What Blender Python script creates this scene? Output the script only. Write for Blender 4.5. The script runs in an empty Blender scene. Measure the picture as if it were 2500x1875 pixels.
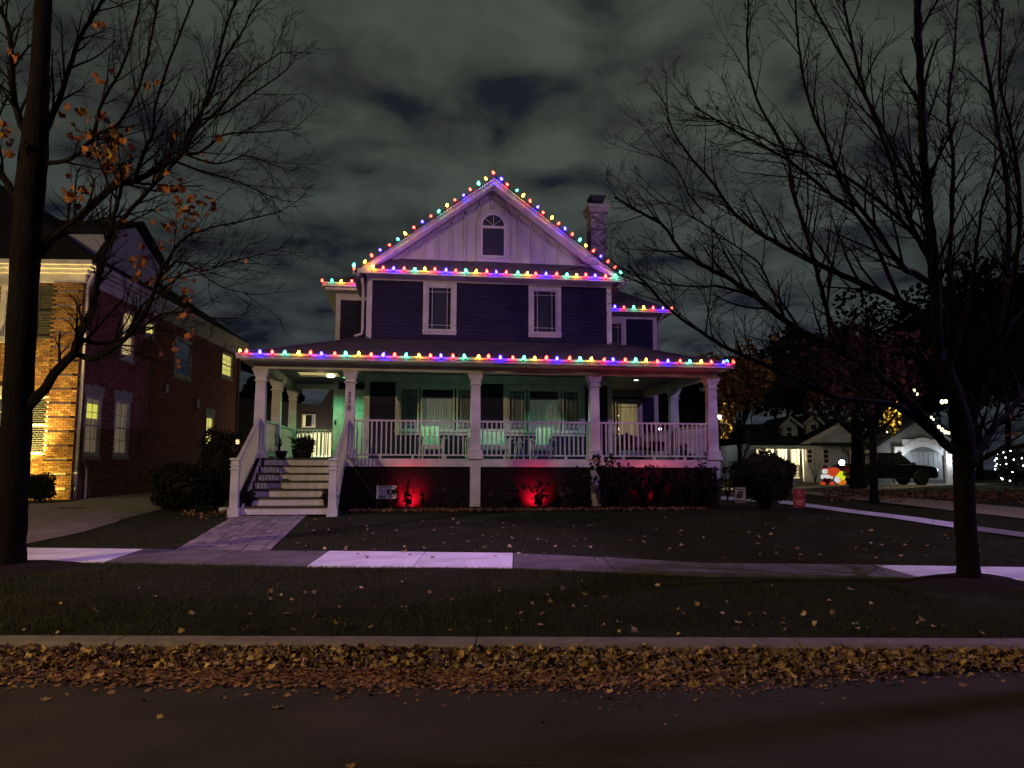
import bpy, bmesh, math, random
import numpy as np
from mathutils import Vector, Matrix

random.seed(7)
S = bpy.context.scene
COL = S.collection
rad = math.radians

# ------------------------------------------------------------------ camera
F, CX, CY = 1880.0, 1250.0, 937.5            # the photograph is 2500 x 1875
YAW, PIT, ROLL = rad(7.6), rad(6.27), rad(0.17)
EYE = Vector((0, 0, 1.6))
fwd = Vector((math.sin(YAW) * math.cos(PIT), math.cos(YAW) * math.cos(PIT), math.sin(PIT)))
r0_ = Vector((math.cos(YAW), -math.sin(YAW), 0)); u0_ = r0_.cross(fwd)
rgt = r0_ * math.cos(ROLL) + u0_ * math.sin(ROLL)
upv = u0_ * math.cos(ROLL) - r0_ * math.sin(ROLL)
cam = bpy.data.cameras.new('camera'); cam_o = bpy.data.objects.new('camera', cam); COL.objects.link(cam_o)
cam.sensor_width = 36.0; cam.lens = F / 2500 * 36.0; cam.clip_end = 2000; cam.clip_start = 0.05
cam_o.matrix_world = Matrix(((rgt.x, upv.x, -fwd.x, EYE.x), (rgt.y, upv.y, -fwd.y, EYE.y), (rgt.z, upv.z, -fwd.z, EYE.z), (0, 0, 0, 1)))
S.camera = cam_o

# ------------------------------------------------------------------ night sky with clouds lit by the town
W = bpy.data.worlds.new('World'); S.world = W; W.use_nodes = True
nt = W.node_tree; nt.nodes.clear()
def N(t, **kw):
    n = nt.nodes.new(t)
    for k, v in kw.items(): setattr(n, k, v)
    return n
def L(a, b): nt.links.new(a, b)
tc = N('ShaderNodeTexCoord'); sep = N('ShaderNodeSeparateXYZ'); L(tc.outputs['Generated'], sep.inputs[0])
mz = N('ShaderNodeMath', operation='MAXIMUM'); L(sep.outputs[2], mz.inputs[0]); mz.inputs[1].default_value = 0.0
az = N('ShaderNodeMath', operation='ADD'); L(mz.outputs[0], az.inputs[0]); az.inputs[1].default_value = 0.16
dx = N('ShaderNodeMath', operation='DIVIDE'); L(sep.outputs[0], dx.inputs[0]); L(az.outputs[0], dx.inputs[1])
dy = N('ShaderNodeMath', operation='DIVIDE'); L(sep.outputs[1], dy.inputs[0]); L(az.outputs[0], dy.inputs[1])
cmb = N('ShaderNodeCombineXYZ'); L(dx.outputs[0], cmb.inputs[0]); L(dy.outputs[0], cmb.inputs[1])
n1 = N('ShaderNodeTexNoise'); n1.inputs['Scale'].default_value = 4.2; n1.inputs['Detail'].default_value = 6; n1.inputs['Roughness'].default_value = 0.5; n1.inputs['Distortion'].default_value = 0.35
mp = N('ShaderNodeMapping'); mp.inputs['Location'].default_value = (3.1, 8.4, 0); L(cmb.outputs[0], mp.inputs[0]); L(mp.outputs[0], n1.inputs['Vector'])
n2 = N('ShaderNodeTexNoise'); n2.inputs['Scale'].default_value = 0.55; n2.inputs['Detail'].default_value = 3; L(mp.outputs[0], n2.inputs['Vector'])
r1 = N('ShaderNodeValToRGB'); L(n1.outputs['Fac'], r1.inputs[0])
r1.color_ramp.elements[0].position = 0.33; r1.color_ramp.elements[0].color = (0.008, 0.009, 0.013, 1)
r1.color_ramp.elements[1].position = 0.64; r1.color_ramp.elements[1].color = (0.041, 0.049, 0.041, 1)
e = r1.color_ramp.elements.new(0.45); e.color = (0.024, 0.027, 0.024, 1)
r2 = N('ShaderNodeValToRGB'); L(n2.outputs['Fac'], r2.inputs[0])
r2.color_ramp.elements[0].position = 0.3; r2.color_ramp.elements[0].color = (0.6, 0.6, 0.62, 1)
r2.color_ramp.elements[1].position = 0.7; r2.color_ramp.elements[1].color = (1.25, 1.25, 1.2, 1)
mu = N('ShaderNodeMix', data_type='RGBA', blend_type='MULTIPLY'); mu.inputs[0].default_value = 1
L(r1.outputs[0], mu.inputs[6]); L(r2.outputs[0], mu.inputs[7])
# town glow: bluish grey towards the horizon
hz = N('ShaderNodeMapRange'); L(mz.outputs[0], hz.inputs[0]); hz.inputs[1].default_value = 0.0; hz.inputs[2].default_value = 0.42; hz.inputs[3].default_value = 1.0; hz.inputs[4].default_value = 0.0
mx = N('ShaderNodeMix', data_type='RGBA'); L(hz.outputs[0], mx.inputs[0])
tint = N('ShaderNodeMix', data_type='RGBA', blend_type='MULTIPLY'); tint.inputs[0].default_value = 1; tint.inputs[7].default_value = (0.78, 0.82, 1.22, 1)
L(mu.outputs[2], tint.inputs[6]); L(mu.outputs[2], mx.inputs[6]); L(tint.outputs[2], mx.inputs[7])
# the town's light dome stands over the houses and fades away from them
gd = N('ShaderNodeVectorMath', operation='DOT_PRODUCT'); L(tc.outputs['Generated'], gd.inputs[0]); gd.inputs[1].default_value = (0.09, 0.93, 0.36)
gp = N('ShaderNodeMapRange', interpolation_type='SMOOTHSTEP'); L(gd.outputs['Value'], gp.inputs[0]); gp.inputs[1].default_value = 0.55; gp.inputs[2].default_value = 1.0; gp.inputs[3].default_value = 0.30; gp.inputs[4].default_value = 1.18
gm = N('ShaderNodeMix', data_type='RGBA', blend_type='MULTIPLY'); gm.inputs[0].default_value = 1; L(mx.outputs[2], gm.inputs[6]); L(gp.outputs[0], gm.inputs[7])
bg = N('ShaderNodeBackground'); L(gm.outputs[2], bg.inputs['Color']); bg.inputs['Strength'].default_value = 1.3
wo = N('ShaderNodeOutputWorld'); L(bg.outputs[0], wo.inputs[0])

# ------------------------------------------------------------------ a faint moon behind the clouds, exposure
sun = bpy.data.lights.new('moonlight', 'SUN'); sun.energy = 0.03; sun.angle = rad(12); sun.color = (0.85, 0.88, 1.0)
sun_o = bpy.data.objects.new('moonlight', sun); COL.objects.link(sun_o); sun_o.rotation_euler = (rad(40), 0, rad(-25))
vs = S.view_settings; S.display_settings.display_device = 'sRGB'
vs.view_transform = 'Standard'; vs.look = 'None'; vs.exposure = 0.0; vs.gamma = 1.0; vs.use_curve_mapping = False
S.render.engine = 'CYCLES'
cy = S.cycles
cy.use_denoising = True; cy.use_light_tree = True; cy.max_bounces = 6; cy.diffuse_bounces = 3; cy.glossy_bounces = 2
cy.transparent_max_bounces = 8; cy.sample_clamp_indirect = 3.0; cy.caustics_reflective = False; cy.caustics_refractive = False

LAMPS_W = 1.0   # overall trim of the two street lamps
STREET_LAMPS = [  # head position, colour, watts: two known by their shadows, a third unseen, shaped to light the sidewalk
    ((14.0, 7.0, 9.5), (0.62, 0.40, 1.0), 3000.0, None, 'tall street lamp with a violet glow, right of the house'),
    ((-13.5, 2.5, 7.5), (1.0, 0.71, 0.38), 5700.0, None, 'tall street lamp with a warm glow, left of the brick house'),
    ((3.2, 7.6, 11.5), (0.68, 0.38, 1.0), 3700.0, (46, (-4.2, 5.4, -11.5)), 'shielded violet street lamp aimed down at the sidewalk'),
]

# ------------------------------------------------------------------ survey helpers
def ray(px, py): return fwd + rgt * ((px - CX) / F) - upv * ((py - CY) / F)
def on_y(px, py, Y):
    d = ray(px, py); return EYE + d * ((Y - EYE.y) / d.y)
def on_z(px, py, Z):
    d = ray(px, py); return EYE + d * ((Z - EYE.z) / d.z)
def on_plane(px, py, p0, n):
    d = ray(px, py); return EYE + d * ((Vector(p0) - EYE).dot(n) / d.dot(n))
ST_E = Vector((math.cos(YAW), -math.sin(YAW), 0)); ST_N = Vector((math.sin(YAW), math.cos(YAW), 0))   # along the street, away from it
KERB = 6.72; KW = .225
_gd = [-50, KERB + .01, KERB + KW, 8.6, 10, 12.5, 17.5, 20, 60, 400]
_gz = [.13, .13, .13, .20, .26, .31, .50, .55, .85, 1.6]
def gz(x, y): return float(np.interp(ST_N.x * x + ST_N.y * y, _gd, _gz))
def on_ground(px, py, lift=0.0):
    z = .4
    for _ in range(14):
        p = on_z(px, py, z + lift); z = gz(p.x, p.y)
    return Vector((p.x, p.y, z))

# ------------------------------------------------------------------ object helpers
ORG = {}
def tag(o, label=None, cat=None, group=None, kind=None):
    if label: o['label'] = label
    if cat: o['category'] = cat
    if group: o['group'] = group
    if kind: o['kind'] = kind
    return o
def thing(name, label, cat, loc=(0, 0, 0), rz=0.0, group=None, world=False):
    o = bpy.data.objects.new(name, None); COL.objects.link(o); o.location = loc; o.rotation_euler = (0, 0, rz); o.empty_display_size = .2
    ORG[o.name] = Vector(loc) if world else Vector((0, 0, 0))
    return tag(o, label, cat, group)
def link_part(name, me, parent, pos):
    """pos: the part's origin in the coordinates its thing is drawn in"""
    o = bpy.data.objects.new(name, me); COL.objects.link(o); pos = Vector(pos)
    if parent is not None:
        o.parent = parent; o.location = pos - ORG[parent.name]
    else: o.location = pos
    ORG[o.name] = pos
    return o
class MB:
    def __init__(s, T=None): s.v = []; s.f = []; s.T = T
    def add(s, vs, fs):
        b = len(s.v)
        if s.T: vs = [s.T(*p) for p in vs]
        s.v += [tuple(p) for p in vs]; s.f += [tuple(i + b for i in q) for q in fs]; return s
    def box(s, x0, x1, y0, y1, z0, z1):
        return s.add([(x0, y0, z0), (x1, y0, z0), (x1, y1, z0), (x0, y1, z0), (x0, y0, z1), (x1, y0, z1), (x1, y1, z1), (x0, y1, z1)],
                     [(0, 3, 2, 1), (4, 5, 6, 7), (0, 1, 5, 4), (1, 2, 6, 5), (2, 3, 7, 6), (3, 0, 4, 7)])
    def bar(s, a, b, w, h, up=(0, 0, 1)):
        a = Vector(a); b = Vector(b); d = (b - a).normalized(); x = d.cross(Vector(up)); 
        if x.length < 1e-5: x = d.cross(Vector((0, 1, 0)))
        x.normalize(); y = x.cross(d)
        c = [(-w / 2, -h / 2), (w / 2, -h / 2), (w / 2, h / 2), (-w / 2, h / 2)]
        return s.add([a + x * i + y * j for i, j in c] + [b + x * i + y * j for i, j in c], [(3, 2, 1, 0), (4, 5, 6, 7), (0, 1, 5, 4), (1, 2, 6, 5), (2, 3, 7, 6), (3, 0, 4, 7)])
    def prism(s, poly, off):
        off = Vector(off); n = len(poly); p = [Vector(q) for q in poly]
        return s.add(p + [q + off for q in p], [tuple(range(n))[::-1], tuple(range(n, 2 * n))] + [(i, (i + 1) % n, n + (i + 1) % n, n + i) for i in range(n)])
    def tube(s, pts, rads, k=6, cap=True):
        pts = [Vector(p) for p in pts]; n = len(pts)
        if not isinstance(rads, (list, tuple)): rads = [rads] * n
        vs = []; prev = None
        for i, p in enumerate(pts):
            t = (pts[min(i + 1, n - 1)] - pts[max(i - 1, 0)]); t = t.normalized() if t.length > 1e-9 else Vector((0, 0, 1))
            if prev is None: x = t.orthogonal().normalized()
            else:
                x = prev - t * prev.dot(t); x = x.normalized() if x.length > 1e-6 else t.orthogonal().normalized()
            prev = x; y = t.cross(x)
            for j in range(k):
                a = 2 * math.pi * j / k; vs.append(p + (x * math.cos(a) + y * math.sin(a)) * rads[i])
        fs = [(i * k + j, i * k + (j + 1) % k, (i + 1) * k + (j + 1) % k, (i + 1) * k + j) for i in range(n - 1) for j in range(k)]
        if cap and k > 3: fs += [tuple(range(k))[::-1], tuple((n - 1) * k + j for j in range(k))]
        return s.add(vs, fs)
    def lathe(s, prof, c=(0, 0, 0), k=12, sx=1, sy=1):
        vs = []; n = len(prof)
        for r, z in prof:
            for j in range(k):
                a = 2 * math.pi * j / k; vs.append((c[0] + r * math.cos(a) * sx, c[1] + r * math.sin(a) * sy, c[2] + z))
        fs = [(i * k + j, i * k + (j + 1) % k, (i + 1) * k + (j + 1) % k, (i + 1) * k + j) for i in range(n - 1) for j in range(k)]
        fs += [tuple(range(k))[::-1], tuple((n - 1) * k + j for j in range(k))]
        return s.add(vs, fs)
    def ball(s, c, r, k=10, m=6, sx=1, sy=1, sz=1, jit=0, rng=random):
        prof = []
        vs = [(c[0], c[1], c[2] - r * sz)]
        for i in range(1, m):
            t = math.pi * i / m
            for j in range(k):
                a = 2 * math.pi * j / k; q = r * (1 + jit * (rng.random() - .5))
                vs.append((c[0] + q * math.sin(t) * math.cos(a) * sx, c[1] + q * math.sin(t) * math.sin(a) * sy, c[2] - q * math.cos(t) * sz))
        vs.append((c[0], c[1], c[2] + r * sz)); e = len(vs) - 1
        fs = [(0, 1 + (j + 1) % k, 1 + j) for j in range(k)]
        for i in range(m - 2):
            fs += [(1 + i * k + j, 1 + i * k + (j + 1) % k, 1 + (i + 1) * k + (j + 1) % k, 1 + (i + 1) * k + j) for j in range(k)]
        fs += [(e, 1 + (m - 2) * k + j, 1 + (m - 2) * k + (j + 1) % k) for j in range(k)]
        return s.add(vs, fs)
    def center(s):
        a = np.array(s.v); return Vector(((a[:, 0].min() + a[:, 0].max()) / 2, (a[:, 1].min() + a[:, 1].max()) / 2, a[:, 2].min()))
    def mesh(s, name, mat, o=None, smooth=False):
        o = s.center() if o is None else Vector(o)
        me = bpy.data.meshes.new(name); me.from_pydata([(p[0] - o.x, p[1] - o.y, p[2] - o.z) for p in s.v], [], s.f)
        me.materials.append(mat)
        if smooth: me.polygons.foreach_set('use_smooth', [True] * len(me.polygons))
        me.update(); return me
    def build(s, name, mat, parent=None, smooth=False, kind=None, bevel=0):
        o = s.center(); ob = link_part(name, s.mesh(name, mat, o, smooth), parent, o)
        if kind: ob['kind'] = kind
        if bevel:
            m = ob.modifiers.new('edge', 'BEVEL'); m.width = bevel; m.segments = 2; m.limit_method = 'ANGLE'
        return ob
def inst(src, parent, pos, rot=None, scale=None, name=None):
    o = src.copy(); COL.objects.link(o)
    if name: o.name = name
    pos = Vector(pos); o.parent = parent; o.location = pos - (ORG[parent.name] if parent else Vector())
    if rot is not None: o.rotation_euler = rot
    if scale is not None: o.scale = scale
    ORG[o.name] = pos
    return o
def copy_tree(src, loc, rz, label=None, group=None, parent=None):
    r = src.copy(); COL.objects.link(r); r.location = loc; r.rotation_euler = (0, 0, rz); ORG[r.name] = Vector((0, 0, 0))
    if label: r['label'] = label
    if group: r['group'] = group
    for ch in list(src.children):
        c = ch.copy(); COL.objects.link(c); c.parent = r
        for g in list(ch.children):
            d = g.copy(); COL.objects.link(d); d.parent = c
    return r
def point_light(name, loc, watts, color, radius=.05, spot=None, aim=None, blend=.4, parent=None):
    l = bpy.data.lights.new(name, 'SPOT' if spot else 'POINT'); l.energy = watts; l.color = color; l.shadow_soft_size = radius
    o = bpy.data.objects.new(name, l); COL.objects.link(o); o.location = loc
    if spot:
        l.spot_size = rad(spot); l.spot_blend = blend
        o.rotation_euler = Vector(aim).to_track_quat('-Z', 'Y').to_euler()
    return o

# ------------------------------------------------------------------ materials
def mat(name, col, rough=.6, spec=.3, metal=0, vary=0, vscale=6.0, bump=0, bscale=40.0, rnd=0, col2=None, emit=None, estr=0, coat=0, stretch=None, bdet=4, speck=None):
    m = bpy.data.materials.new(name); m.use_nodes = True; t = m.node_tree; b = t.nodes['Principled BSDF']
    def n(x, **k):
        q = t.nodes.new(x)
        for a, v in k.items(): setattr(q, a, v)
        return q
    l = t.links.new
    b.inputs['Base Color'].default_value = (*col, 1); b.inputs['Roughness'].default_value = rough; b.inputs['Specular IOR Level'].default_value = spec
    b.inputs['Metallic'].default_value = metal; b.inputs['Coat Weight'].default_value = coat
    if emit: b.inputs['Emission Color'].default_value = (*emit, 1); b.inputs['Emission Strength'].default_value = estr
    vec = None
    if vary or bump:
        tcn = n('ShaderNodeTexCoord'); vec = tcn.outputs['Object']
        if stretch:
            mpn = n('ShaderNodeMapping'); mpn.inputs['Scale'].default_value = stretch; l(vec, mpn.inputs[0]); vec = mpn.outputs[0]
    cur = None
    if rnd or col2:
        oi = n('ShaderNodeObjectInfo'); ge = n('ShaderNodeNewGeometry')
        ad = n('ShaderNodeMath', operation='ADD'); l(oi.outputs['Random'], ad.inputs[0]); l(ge.outputs['Random Per Island'], ad.inputs[1])
        fr = n('ShaderNodeMath', operation='FRACT'); l(ad.outputs[0], fr.inputs[0])
        mix = n('ShaderNodeMix', data_type='RGBA'); l(fr.outputs[0], mix.inputs[0])
        c2 = col2 or tuple(c * (1 - rnd) for c in col)
        mix.inputs[6].default_value = (*col, 1); mix.inputs[7].default_value = (*c2, 1); cur = mix.outputs[2]
        if rnd and col2:
            wn = n('ShaderNodeTexWhiteNoise', noise_dimensions='1D'); l(fr.outputs[0], wn.inputs['W'])
            mr = n('ShaderNodeMapRange'); l(wn.outputs['Value'], mr.inputs[0]); mr.inputs[3].default_value = 1 - rnd; mr.inputs[4].default_value = 1 + rnd
            hv = n('ShaderNodeMix', data_type='RGBA', blend_type='MULTIPLY'); hv.inputs[0].default_value = 1; l(cur, hv.inputs[6]); l(mr.outputs[0], hv.inputs[7]); cur = hv.outputs[2]
    if vary:
        nz = n('ShaderNodeTexNoise'); nz.inputs['Scale'].default_value = vscale; nz.inputs['Detail'].default_value = 5; l(vec, nz.inputs['Vector'])
        mr = n('ShaderNodeMapRange'); l(nz.outputs['Fac'], mr.inputs[0]); mr.inputs[1].default_value = .3; mr.inputs[2].default_value = .7; mr.inputs[3].default_value = 1 - vary; mr.inputs[4].default_value = 1 + vary * .6
        mm = n('ShaderNodeMix', data_type='RGBA', blend_type='MULTIPLY'); mm.inputs[0].default_value = 1
        if cur is None: mm.inputs[6].default_value = (*col, 1)
        else: l(cur, mm.inputs[6])
        l(mr.outputs[0], mm.inputs[7]); cur = mm.outputs[2]
    if speck:
        nz = n('ShaderNodeTexNoise'); nz.inputs['Scale'].default_value = speck[1]; nz.inputs['Detail'].default_value = 3; l(vec, nz.inputs['Vector'])
        mr = n('ShaderNodeMapRange'); l(nz.outputs['Fac'], mr.inputs[0]); mr.inputs[1].default_value = .35; mr.inputs[2].default_value = .72; mr.inputs[3].default_value = 1 - speck[0]; mr.inputs[4].default_value = 1 + speck[0] * 1.4
        mm = n('ShaderNodeMix', data_type='RGBA', blend_type='MULTIPLY'); mm.inputs[0].default_value = 1; l(cur, mm.inputs[6]); l(mr.outputs[0], mm.inputs[7]); cur = mm.outputs[2]
    if cur is not None: l(cur, b.inputs['Base Color'])
    if bump:
        nb = n('ShaderNodeTexNoise'); nb.inputs['Scale'].default_value = bscale; nb.inputs['Detail'].default_value = bdet; l(vec, nb.inputs['Vector'])
        bp = n('ShaderNodeBump'); bp.inputs['Strength'].default_value = bump; bp.inputs['Distance'].default_value = .02; l(nb.outputs['Fac'], bp.inputs['Height']); l(bp.outputs[0], b.inputs['Normal'])
    return m
def glass_mat(name, tint=(1, 1, 1), refl=1.0):
    m = bpy.data.materials.new(name); m.use_nodes = True; t = m.node_tree; t.nodes.clear()
    o = t.nodes.new('ShaderNodeOutputMaterial'); mix = t.nodes.new('ShaderNodeMixShader'); tr = t.nodes.new('ShaderNodeBsdfTransparent'); gl = t.nodes.new('ShaderNodeBsdfGlossy')
    fr = t.nodes.new('ShaderNodeFresnel'); ge = t.nodes.new('ShaderNodeNewGeometry'); ml = t.nodes.new('ShaderNodeMath'); ml.operation = 'MULTIPLY_ADD'; ml.inputs[1].default_value = 1 / 1.5 - 1.5; ml.inputs[2].default_value = 1.5; t.links.new(ge.outputs['Backfacing'], ml.inputs[0]); t.links.new(ml.outputs[0], fr.inputs[0]); tr.inputs[0].default_value = (*tint, 1); gl.inputs['Roughness'].default_value = .03
    gl.inputs['Color'].default_value = (refl, refl, refl, 1)
    t.links.new(fr.outputs[0], mix.inputs[0]); t.links.new(tr.outputs[0], mix.inputs[1]); t.links.new(gl.outputs[0], mix.inputs[2]); t.links.new(mix.outputs[0], o.inputs[0])
    return m
def emit_mat(name, col, strength):
    m = bpy.data.materials.new(name); m.use_nodes = True; t = m.node_tree; t.nodes.clear()
    o = t.nodes.new('ShaderNodeOutputMaterial'); e = t.nodes.new('ShaderNodeEmission'); e.inputs[0].default_value = (*col, 1); e.inputs[1].default_value = strength
    t.links.new(e.outputs[0], o.inputs[0]); return m
def lit_curtain(name, col, strength, scale=14.0, lo=.45):
    """a curtain or room wall glowing from the lamp behind it, with folds"""
    m = bpy.data.materials.new(name); m.use_nodes = True; t = m.node_tree; t.nodes.clear()
    o = t.nodes.new('ShaderNodeOutputMaterial'); e = t.nodes.new('ShaderNodeEmission'); tcn = t.nodes.new('ShaderNodeTexCoord'); mpn = t.nodes.new('ShaderNodeMapping')
    mpn.inputs['Scale'].default_value = (scale, scale, .6); nz = t.nodes.new('ShaderNodeTexNoise'); nz.inputs['Scale'].default_value = 1; nz.inputs['Detail'].default_value = 3
    mr = t.nodes.new('ShaderNodeMapRange'); mr.inputs[1].default_value = .3; mr.inputs[2].default_value = .7; mr.inputs[3].default_value = lo * strength; mr.inputs[4].default_value = 1.2 * strength
    t.links.new(tcn.outputs['Object'], mpn.inputs[0]); t.links.new(mpn.outputs[0], nz.inputs['Vector']); t.links.new(nz.outputs['Fac'], mr.inputs[0]); t.links.new(mr.outputs[0], e.inputs[1])
    e.inputs[0].default_value = (*col, 1); t.links.new(e.outputs[0], o.inputs[0]); return m

M = dict(
    trim=mat('white_paint', (.60, .57, .57), .6, .25, vary=.24, vscale=2.6, bump=.08, bscale=60),
    gable=mat('gable_boards', (.42, .41, .41), .6, .25, vary=.12, vscale=3, bump=.06, bscale=50),
    navy=mat('navy_siding', (.033, .029, .072), .7, .12, rnd=.25, vary=.25, vscale=4, bump=.1, bscale=50, stretch=(1, 1, 6)),
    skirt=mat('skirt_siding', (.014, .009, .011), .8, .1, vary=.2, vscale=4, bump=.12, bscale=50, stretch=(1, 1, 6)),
    shingle=mat('roof_shingles', (.100, .092, .098), .9, .2, vary=.35, vscale=9, bump=.6, bscale=30, rnd=.35),
    dark_roof=mat('far_roof_shingles', (.022, .020, .022), .9, .2, vary=.3, vscale=8, bump=.5, bscale=25),
    tread=mat('brown_treads', (.055, .040, .036), .6, .3, vary=.2, vscale=6),
    deck=mat('deck_boards', (.16, .14, .13), .7, .3, vary=.2, vscale=5),
    ceil=mat('beadboard', (.13, .13, .16), .6, .3, vary=.05),
    glass=glass_mat('window_glass', (.9, .93, .95)),
    darkroom=mat('dark_interior', (.02, .02, .025), .9, .1),
    blind=mat('grey_blind', (.075, .070, .10), .8, .2, vary=.1, vscale=3),
    porchblind=mat('porch_blind', (.30, .29, .31), .8, .2, vary=.12, vscale=2, stretch=(10, 10, .5)),
    curtain=mat('pleated_curtain', (.62, .60, .56), .9, .1, emit=(.85, 1, .80), estr=.035, vary=.2, vscale=2, stretch=(12, 12, .4)),  # faint glow put into the cloth to brighten it
    metal_dark=mat('dark_metal', (.02, .02, .022), .45, .5, metal=.6),
    black=mat('black_plastic', (.012, .012, .013), .5, .4),
    bark=mat('bark', (.008, .0065, .0055), .95, .1, vary=.45, vscale=9, bump=1.0, bscale=22, stretch=(1.6, 1.6, .35)),
    twig=mat('twig_bark', (.016, .013, .012), .95, .1, rnd=.3),
    soil=mat('mulch', (.022, .016, .013), 1, .1, vary=.5, vscale=25, bump=1, bscale=60),
    turf=mat('turf', (.026, .024, .015), 1, .1, vary=.5, vscale=1.6, bump=1, bscale=45),
    grass=mat('grass_blades', (.026, .046, .012), .85, .12, rnd=.45, col2=(.050, .047, .018)),
    concrete_old=mat('old_concrete', (.135, .120, .118), .9, .2, vary=.34, vscale=2.6, bump=.5, bscale=120, speck=(.25, 40)),
    concrete_new=mat('new_concrete', (.74, .70, .74), .9, .2, vary=.22, vscale=2.2, bump=.4, bscale=140, speck=(.12, 45)),
    concrete_mid=mat('driveway_concrete', (.22, .20, .19), .9, .2, vary=.22, vscale=2, bump=.4, bscale=110),
    kerb=mat('kerb_concrete', (.22, .18, .15), .9, .2, vary=.25, vscale=5, bump=.5, bscale=120),
    asphalt=mat('asphalt', (.055, .043, .029), .88, .25, vary=.30, vscale=1.3, bump=1.0, bscale=130, bdet=8, speck=(.55, 95)),
    tar=mat('crack_dirt', (.012, .010, .008), 1, .05),
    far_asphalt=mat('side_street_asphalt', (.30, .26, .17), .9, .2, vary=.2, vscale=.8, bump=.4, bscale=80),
    paver=mat('pavers', (.185, .150, .155), .85, .25, rnd=.25, col2=(.28, .22, .23), vary=.2, vscale=14, bump=.4, bscale=80),
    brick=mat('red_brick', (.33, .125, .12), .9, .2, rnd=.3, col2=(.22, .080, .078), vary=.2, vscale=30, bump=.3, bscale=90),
    brick_lit=mat('front_brick', (.34, .19, .075), .9, .2, rnd=.35, col2=(.19, .085, .036), vary=.25, vscale=30, bump=.4, bscale=90),  # the uplight's yellow is put into this wall's brick colour
    mortar=mat('mortar', (.46, .41, .33), .95, .1, vary=.2, vscale=20),  # same joints, lightened for the uplit front
    mortar_side=mat('grey_mortar', (.10, .06, .06), .95, .1, vary=.2, vscale=20),  # same joints, darker copy for the side out of the uplight
    whitebrick=mat('whitewashed_brick', (.72, .68, .72), .9, .2, rnd=.2, col2=(.26, .20, .22), vary=.2, vscale=25, bump=.3, bscale=90),
    stone=mat('pale_stone', (.42, .40, .39), .8, .2, vary=.15, vscale=8, bump=.2),
    shutter=mat('grey_shutter', (.055, .060, .055), .6, .3),
    wicker=mat('grey_wicker', (.30, .31, .31), .8, .2, vary=.3, vscale=60, bump=.8, bscale=70),
    cushion=mat('dark_cushion', (.012, .013, .028), .9, .1),
    chair=mat('painted_chair', (.70, .70, .66), .5, .35, vary=.08),
    terracotta=mat('dark_pot', (.018, .018, .017), .6, .4),
    leafgreen=mat('shrub_leaf', (.009, .011, .007), .75, .15, rnd=.4, col2=(.016, .014, .009)),
    deadflower=mat('dry_flower', (.115, .080, .060), .9, .1, rnd=.4, col2=(.05, .036, .030)),
    mum=mat('dark_mum', (.016, .012, .014), .9, .1, rnd=.4, col2=(.03, .014, .018)),
    litter=mat('fallen_maple_leaf', (.40, .265, .085), .8, .2, rnd=.7, col2=(.15, .090, .055)),
    litter_brown=mat('brown_leaf_litter', (.17, .085, .040), .9, .1, rnd=.45, col2=(.30, .16, .075)),
    lawnleaf=mat('pale_fallen_leaf', (.40, .31, .18), .8, .2, rnd=.5, col2=(.34, .19, .06)),
    treeleaf=mat('orange_maple_leaf', (.27, .095, .020), .75, .2, rnd=.45, col2=(.17, .055, .016)),
    yellowleaf=mat('yellow_autumn_leaf', (.34, .23, .03), .8, .2, rnd=.4, col2=(.22, .12, .02)),
    redleaf=mat('dark_red_leaf', (.060, .022, .014), .8, .2, rnd=.4, col2=(.034, .018, .012)),
    signwhite=mat('sign_board', (.74, .72, .68), .5, .3),
    signcream=mat('flag_cloth', (.40, .38, .24), .8, .1, vary=.15, vscale=8),
    signred=mat('red_sign', (.20, .020, .018), .5, .3),
    ink=mat('dark_ink', (.015, .012, .012), .6, .2),
    inkred=mat('maroon_ink', (.11, .016, .016), .6, .2),
    inkgreen=mat('dark_green_ink', (.015, .022, .012), .6, .2),
    carpaint=mat('black_car_paint', (.004, .004, .005), .3, .25, coat=.15),
    tyre=mat('rubber', (.012, .012, .012), .85, .2),
    chrome=mat('chrome', (.5, .5, .52), .2, .5, metal=1),
    farwall=mat('pale_clapboard', (.46, .47, .49), .7, .2, vary=.1, vscale=3),
    cord=mat('green_cord', (.012, .022, .014), .6, .3),
)
# ------------------------------------------------------------------ mesh from numpy arrays, scattered leaves and grass
def np_mesh(name, V, Fc, m):
    V = np.asarray(V, np.float32).reshape(-1, 3); Fc = np.asarray(Fc, np.int32); nf, k = Fc.shape
    me = bpy.data.meshes.new(name); me.vertices.add(len(V)); me.vertices.foreach_set('co', V.ravel())
    me.loops.add(nf * k); me.loops.foreach_set('vertex_index', Fc.ravel())
    me.polygons.add(nf); me.polygons.foreach_set('loop_start', np.arange(0, nf * k, k, dtype=np.int32)); me.polygons.foreach_set('loop_total', np.full(nf, k, np.int32))
    me.materials.append(m); me.update(calc_edges=True); return me
R = np.random.default_rng(11)
_hr = [(0, -.44), (.10, -.30), (.36, -.36), (.30, -.17), (.52, .02), (.30, .05), (.34, .26), (.13, .19), (0, .54)]
def leaf_template(curl, bend, seed):
    g = np.random.default_rng(seed)
    out = _hr + [(-x, y) for x, y in _hr[-2:0:-1]]
    v = [(0, 0, 0)] + [(x * g.uniform(.85, 1.15), y * g.uniform(.9, 1.1), curl * (x * x + .3 * abs(x)) + bend * y * y + g.uniform(-.05, .05)) for x, y in out]
    n = len(out); return np.array(v), np.array([(0, 1 + i, 1 + (i + 1) % n) for i in range(n)])
LEAF = [leaf_template(c, b, i) for i, (c, b) in enumerate([(.5, .3), (-.4, .5), (.8, -.3), (.2, .1), (-.7, -.4)])]
SMALL = (np.array([(0, -.5, 0), (.38, -.05, .1), (0, .5, .05), (-.38, .05, .12)]), np.array([(0, 1, 2), (0, 2, 3)]))
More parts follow.
